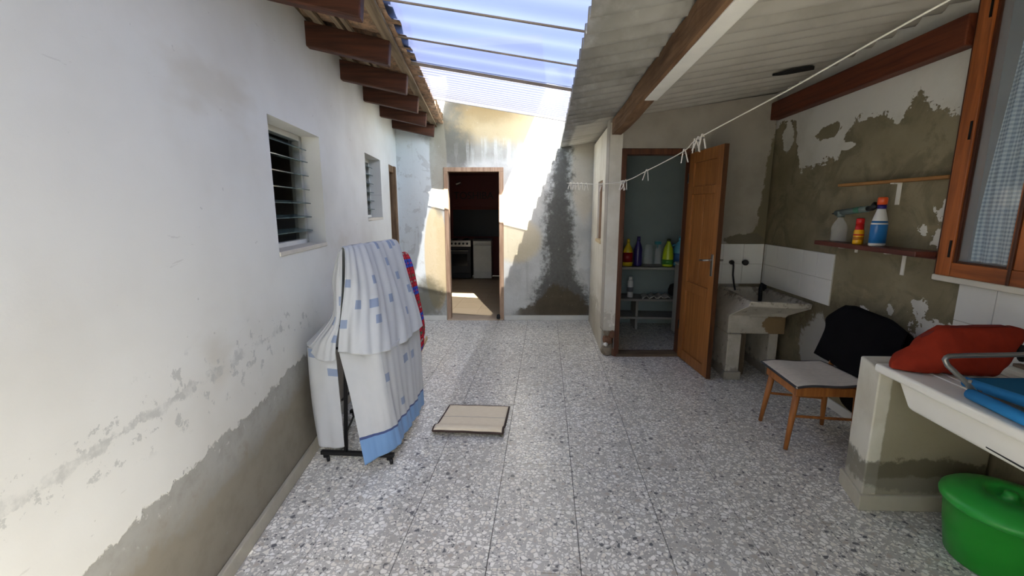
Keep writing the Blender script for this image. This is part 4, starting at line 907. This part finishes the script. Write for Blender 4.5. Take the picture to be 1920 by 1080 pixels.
MB().box((2.609, .002, 1.665), (3.5, .06, 1.685)).build('board', M_sh2, s2_, bevel=.004)
b2 = MB().box((2.985, .0, 1.53), (3.015, .006, 1.665)).build('bracket', M_white, s2_); MB().box((2.985, .006, 1.658), (3.015, .05, 1.665)).build('bracket_arm', M_white, b2)
def RW(u, off, z): return (PRW[0] - .0156 * u - off, u, z)
# garden sprayer bottle
e = empty('hand_sprayer', 'clear ribbed bottle with grey-green pump sprayer on the shelf', 'sprayer', RW(3.38, .085, 1.27))
MB().lathe([(.045, 0), (.05, .01), (.05, .03), (.047, .045), (.05, .06), (.047, .075), (.05, .09), (.048, .11), (.035, .14), (.018, .165), (.016, .18)], n=20).build('bottle', M_clear, e, smooth=True)
M_pump = pl('pump_grey', (96, 110, 108), .5); p = MB().tube([(0, .0, .175), (0, 0, .215)], .024, 10).build('collar', M_pump, e, smooth=True)
MB().tube([(0, .05, .205), (0, -.26, .235)], .021, 12).build('pump_barrel', M_pump, e, smooth=True); MB().tube([(0, .05, .204), (0, .1, .20)], [.01, .004], 8).build('nozzle', M_rub2, e)
MB().tube([(0, -.26, .235), (0, -.30, .24), (0, -.33, .262)], [.016, .018, .022], 10).build('pump_handle', M_rub2, e, smooth=True); MB().tube([(0, -.15, .2245), (0, -.20, .2295)], .0222, 12).build('green_ring', pl('green_ring', (70, 120, 96)), e)
e = empty('aerosol_bottle', 'small yellow bottle with red cap on the shelf', 'bottle', RW(3.14, .11, 1.27), .3)
MB().lathe([(.03, 0), (.034, .008), (.033, .085), (.028, .1), (.026, .135), (.018, .14)], n=18, ell=(1, .8)).build('body', pl('amber_yellow', (236, 176, 20)), e, smooth=True)
MB().lathe([(.0345, .06), (.0285, .1), (.0265, .136)], n=18, ell=(1, .8)).build('red_shoulder', pl('signal_red', (196, 34, 34)), e, smooth=True)
MB().lathe([(.024, .135), (.024, .168), (.018, .174), (.004, .175)], n=16).build('cap', pl('signal_red', (196, 34, 34)), e, smooth=True)
MB().lathe([(.0345, .03), (.0345, .05)], n=18, ell=(1, .8)).build('label_mark', pl('ochre_label', (180, 110, 30)), e, smooth=True)
e = empty('cleaner_bottle', 'white spray bottle with blue label and orange cap on the shelf', 'bottle', RW(2.985, .1, 1.27), .2)
MB().lathe([(.042, 0), (.05, .008), (.05, .14), (.042, .175), (.026, .23), (.022, .24)], n=22, ell=(1, .75)).build('body', pl('milky', (214, 214, 214)), e, smooth=True)
MB().lathe([(.0506, .02), (.0506, .135), (.046, .16)], n=22, ell=(1, .75)).build('blue_label', pl('label_blue', (36, 106, 172)), e, smooth=True)
MB().lathe([(.0245, .235), (.0245, .26)], n=16).build('collar', pl('navy', (38, 30, 110)), e, smooth=True)
MB().lathe([(.026, .26), (.027, .30), (.022, .307), (.004, .308)], n=18).build('cap', pl('orange_cap', (220, 86, 36)), e, smooth=True)

# ---------------------------------------------------------------- pier, worktop sink, bag, folded chair, bucket
g = G('pier_plaster'); n1 = g.noise(g.pos(), 3, 5, .6); n2 = g.noise(g.pos(), 12, 6, .7); x, y, z = g.sep(g.pos())
col = g.mix(g.step(n1, .35, .7), lin((222, 219, 208)), lin((204, 199, 184)))
cem = g.mix(n1, lin((170, 164, 144)), lin((150, 143, 122)))
col = g.mix(g.step(x + (n2 - .5) * .02, 1.665, 1.675) * g.step(y, 2.30, 2.2), col, cem)
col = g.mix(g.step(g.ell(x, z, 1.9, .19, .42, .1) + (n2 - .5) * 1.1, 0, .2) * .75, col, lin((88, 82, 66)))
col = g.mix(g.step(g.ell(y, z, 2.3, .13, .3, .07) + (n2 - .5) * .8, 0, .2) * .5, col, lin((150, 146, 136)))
g.bump(n2, .4, .008); M_pier = g.done(col, .9, 0, .12)
pr = empty('counter_pier', 'plastered masonry pier carrying the white worktop', 'pier', (0, 0, 0))
fp = [(1.605, 2.135), (2.2, 2.165), (2.2, 2.38), (1.665, 2.36)]
MB().prism([(x, y, 0) for x, y in fp], [(x, y, .742) for x, y in fp]).build('body', M_pier, pr, bevel=.01)
fp = [(1.59, 2.12), (2.2, 2.15), (2.2, 2.39), (1.65, 2.372)]
MB().prism([(x, y, 0) for x, y in fp], [(x, y, .085) for x, y in fp]).build('skirting', M_base, pr, bevel=.006)
M_sink = plain('white_stone_sink', (232, 231, 226), .35, spec=.45, var=.04)
wt = empty('worktop_sink', 'white moulded laundry worktop with ribbed drainer', 'worktop', (0, 0, 0))
MB().box((1.565, .85, .742), (2.195, 2.125, .785)).build('slab', M_sink, wt, bevel=.014, seg=3)
MB().prism([(1.63, .95, .615), (2.16, .95, .615), (2.16, 1.985, .615), (1.63, 1.985, .615)], [(1.60, .9, .745), (2.18, .9, .745), (2.18, 2.03, .745), (1.60, 2.03, .745)]).build('basin', M_sink, wt, bevel=.02, seg=3)
for k in range(9): MB().box((1.70 + .05 * k, 1.2, .78), (1.712 + .05 * k, 2.08, .789)).build('drainer_rib', M_sink, wt, bevel=.003)
MB().box((2.165, .85, .785), (2.2, 2.12, .80)).build('back_joint', plain('brown_joint', (120, 104, 90), .9), wt, bevel=.003)
o = MB().tube([(1.625, 1.62, .64), (1.622, 1.50, .638), (1.618, 1.42, .642), (1.62, 1.3, .636), (1.618, 1.1, .645)], .0028, 6).build('black_wire', M_rub2, smooth=True)
tag(o, 'thin black wire along the underside of the white worktop', 'wire')
g = G('rust_red_fabric'); n = g.noise(g.obj(), 14, 5, .6); g.bump(g.noise(g.obj(), 400, 2), .15, .002)
M_bag = g.done(g.mix(n, lin((150, 48, 28)), lin((112, 34, 22))), .85, 0, .15)
bag = empty('red_bag', 'rust red fabric bag lying on the white worktop', 'bag', (1.8, 2.02, .789), R(-6))
st_ = [(-.225, .0, .035, .015), (-.2, .0, .065, .045), (-.15, .0, .115, .07), (-.1, .0, .17, .085), (-.06, .0, .203, .09), (0, 0, .206, .092), (.07, 0, .21, .09), (.13, .0, .213, .085), (.16, .035, .215, .075), (.2, .09, .217, .06), (.235, .145, .216, .04), (.255, .18, .205, .018)]
rows = []
for k in range(61):
    q = cat_rom([(a, b_, c_) for a, b_, c_, d_ in st_], k / 60); th = cat_rom([(d_, 0, 0) for a, b_, c_, d_ in st_], k / 60).x
    r = []
    for i in range(25):
        a = 2 * math.pi * i / 24; cz, sx = math.sin(a), math.cos(a); zc = (q.y + q.z) / 2; hz = (q.z - q.y) / 2
        zz = zc + hz * math.copysign(abs(cz) ** .42, cz); taper = 1 - .72 * max(0, (zz - q.y) / max(q.z - q.y, .01)) ** 1.5
        wr_ = .014 * mnoise.noise(Vector((q.x * 16 + zz * 8, zz * 9, i * .22))) + .006 * mnoise.noise(Vector((q.x * 40, zz * 24, i * .4)))
        r.append((q.x, th * taper * math.copysign(abs(sx) ** .6, sx) + wr_, max(0.002, zz + wr_ * .4)))
    rows.append(r)
bb_ = MB().grid(rows); bb_.add(rows[0][:-1], [tuple(range(24))]); bb_.add(rows[-1][:-1], [tuple(range(24))]); weld(bb_.build('bag_body', M_bag, bag, smooth=True))
MB().tube([(-.13, -.005, .155), (-.05, -.01, .195), (.06, -.01, .213), (.16, -.008, .217), (.24, -.004, .2)], .006, 8).build('top_seam', plain('dark_red_seam', (96, 28, 24), .9), bag, smooth=True)
MB().tube([(.235, -.03, .14), (.225, -.045, .10), (.245, -.03, .08)], .014, 8).build('black_strap', plain('strap_black', (26, 24, 24), .8), bag, smooth=True)
fc = empty('folding_chair', 'folded chair with blue padded tubes and grey steel frame on the worktop', 'folding chair', (0, 0, 0))
M_bfab = plain('bright_blue_fabric', (44, 128, 190), .75, spec=.2, var=.12, scale=14); M_dfab = plain('deep_blue_fabric', (28, 92, 132), .85, spec=.15)
MB().tube([(1.68, 1.80, .822), (1.70, 1.6, .83), (1.71, 1.0, .84)], .02, 12).build('padded_tube', M_bfab, fc, smooth=True)
MB().tube([(1.615, 1.705, .811), (1.60, 1.5, .811), (1.59, .95, .811)], .021, 12).build('padded_tube', M_bfab, fc, smooth=True)
rows, uvs = loft([[(1.685, 1.795, .838), (1.9, 1.80, .842), (2.13, 1.80, .85)], [(1.70, 1.5, .842), (1.9, 1.5, .838), (2.13, 1.5, .85)], [(1.71, 1.0, .85), (1.9, 1.0, .842), (2.13, 1.0, .85)]], 20, 20)
MB().grid(rows).build('seat_fabric', M_dfab, fc, smooth=True, solid=.006)
arc = [(1.632, 1.70, .815), (1.60, 1.71, .852), (1.535, 1.725, .915)] + [(1.525 + .02 * (1 - math.cos(a)) - .0, 1.73, .93 + .02 * math.sin(a)) for a in (.3, .8, 1.3, 1.57)] + [(1.60, 1.735, .952), (1.75, 1.745, .955), (2.12, 1.77, .965)]
MB().tube(arc, .0095, 12).build('steel_frame', M_steel, fc, smooth=True)
MB().tube([(1.69, 1.81, .812), (1.65, 1.74, .812), (1.63, 1.70, .818)], .007, 8).build('pivot_link', M_chrome, fc, smooth=True)
for p_ in ((1.60, 1.698, .862), (1.635, 1.692, .823)): MB().lathe([(.006, -.004), (.006, .006)], p_, 8).build('rivet', M_chrome, fc)
bu = empty('lidded_bucket', 'green plastic bucket with domed lid under the worktop', 'bucket', (1.955, 1.815, 0))
M_green = plain('green_plastic', (30, 150, 40), .32, spec=.5, var=.06, scale=4); M_lid = plain('green_lid', (44, 164, 62), .35, spec=.5, var=.06, scale=4)
MB().lathe([(.02, .004), (.16, 0), (.17, .012), (.19, .15), (.2, .265), (.206, .27), (.206, .28)], n=40).build('bucket_body', M_green, bu, smooth=True)
MB().lathe([(.213, .258), (.216, .272), (.213, .284), (.195, .3), (.14, .318), (.09, .328), (.08, .321), (.07, .306), (.03, .304), (.024, .32), (.022, .336), (.008, .34)], n=40).build('lid', M_lid, bu, smooth=True)

# ---------------------------------------------------------------- washing line with pegs
pts = [(.262, 5.925, 1.84), (.40, 5.3, 1.80), (.52, 4.75, 1.76), (.678, 4.04, 1.745), (.776, 3.606, 1.798), (.89, 3.09, 1.874), (.932, 2.90, 1.935), (1.08, 2.24, 2.03), (1.225, 1.584, 2.134), (1.5, .4, 2.29), (1.78, -.88, 2.43)]
line = [cat_rom(pts, k / 300) for k in range(301)]
M_line = plain('pale_cord', (214, 210, 200), .8)
o = MB().tube(line[::3], .0036, 6).build('washing_line', M_line, smooth=True); tag(o, 'thin pale washing line slanting across the yard', 'washing line')
M_peg = plain('bleached_peg', (222, 216, 208), .8)
pb = MB()
for sgn in (-1, 1): pb.prism([(-.004, sgn * .004 - .003, .012), (.004, sgn * .004 - .003, .012), (.004, sgn * .004 + .003, .012), (-.004, sgn * .004 + .003, .012)], [(-.004, sgn * .022 - .003, -.075), (.004, sgn * .022 - .003, -.075), (.004, sgn * .022 + .003, -.075), (-.004, sgn * .022 + .003, -.075)])
peg_me = pb.mesh('clothes_peg', M_peg); spr = MB().tube([(-.006, -.008, -.014), (-.006, .008, -.014)], .004, 6).mesh('spring', M_steel)
def on_line(y): return min(line, key=lambda q: abs(q.y - y))
ORD = ('first', 'second', 'third', 'fourth', 'fifth')
for ys, lab, gr in (((5.75, 5.6, 5.45, 5.3, 5.12), 'small peg, {} from the far wall, on the washing line', 'pegs at the far end of the line'), ((4.6,), 'pale peg right before the store room pillar corner', None), ((4.10, 4.05, 4.00), '{} peg of the cluster in front of the brown door jamb', 'pegs at the door jamb'), ((3.61,), 'single peg hanging before the dark doorway', None), ((3.07,), 'wide open peg just left of the door leaf top', None), ((2.945, 2.91, 2.875), '{} peg of the cluster in front of the open door top', 'pegs above the open door')):
    for k, y in enumerate(ys):
        c = on_line(y); o = inst('clothes_peg', peg_me, None, c, (random.uniform(-.15, .15), random.uniform(-.2, .2), R(75) + random.uniform(-.5, .5))); tag(o, lab.format(ORD[k]), 'peg', None, gr); inst('spring', spr, o)
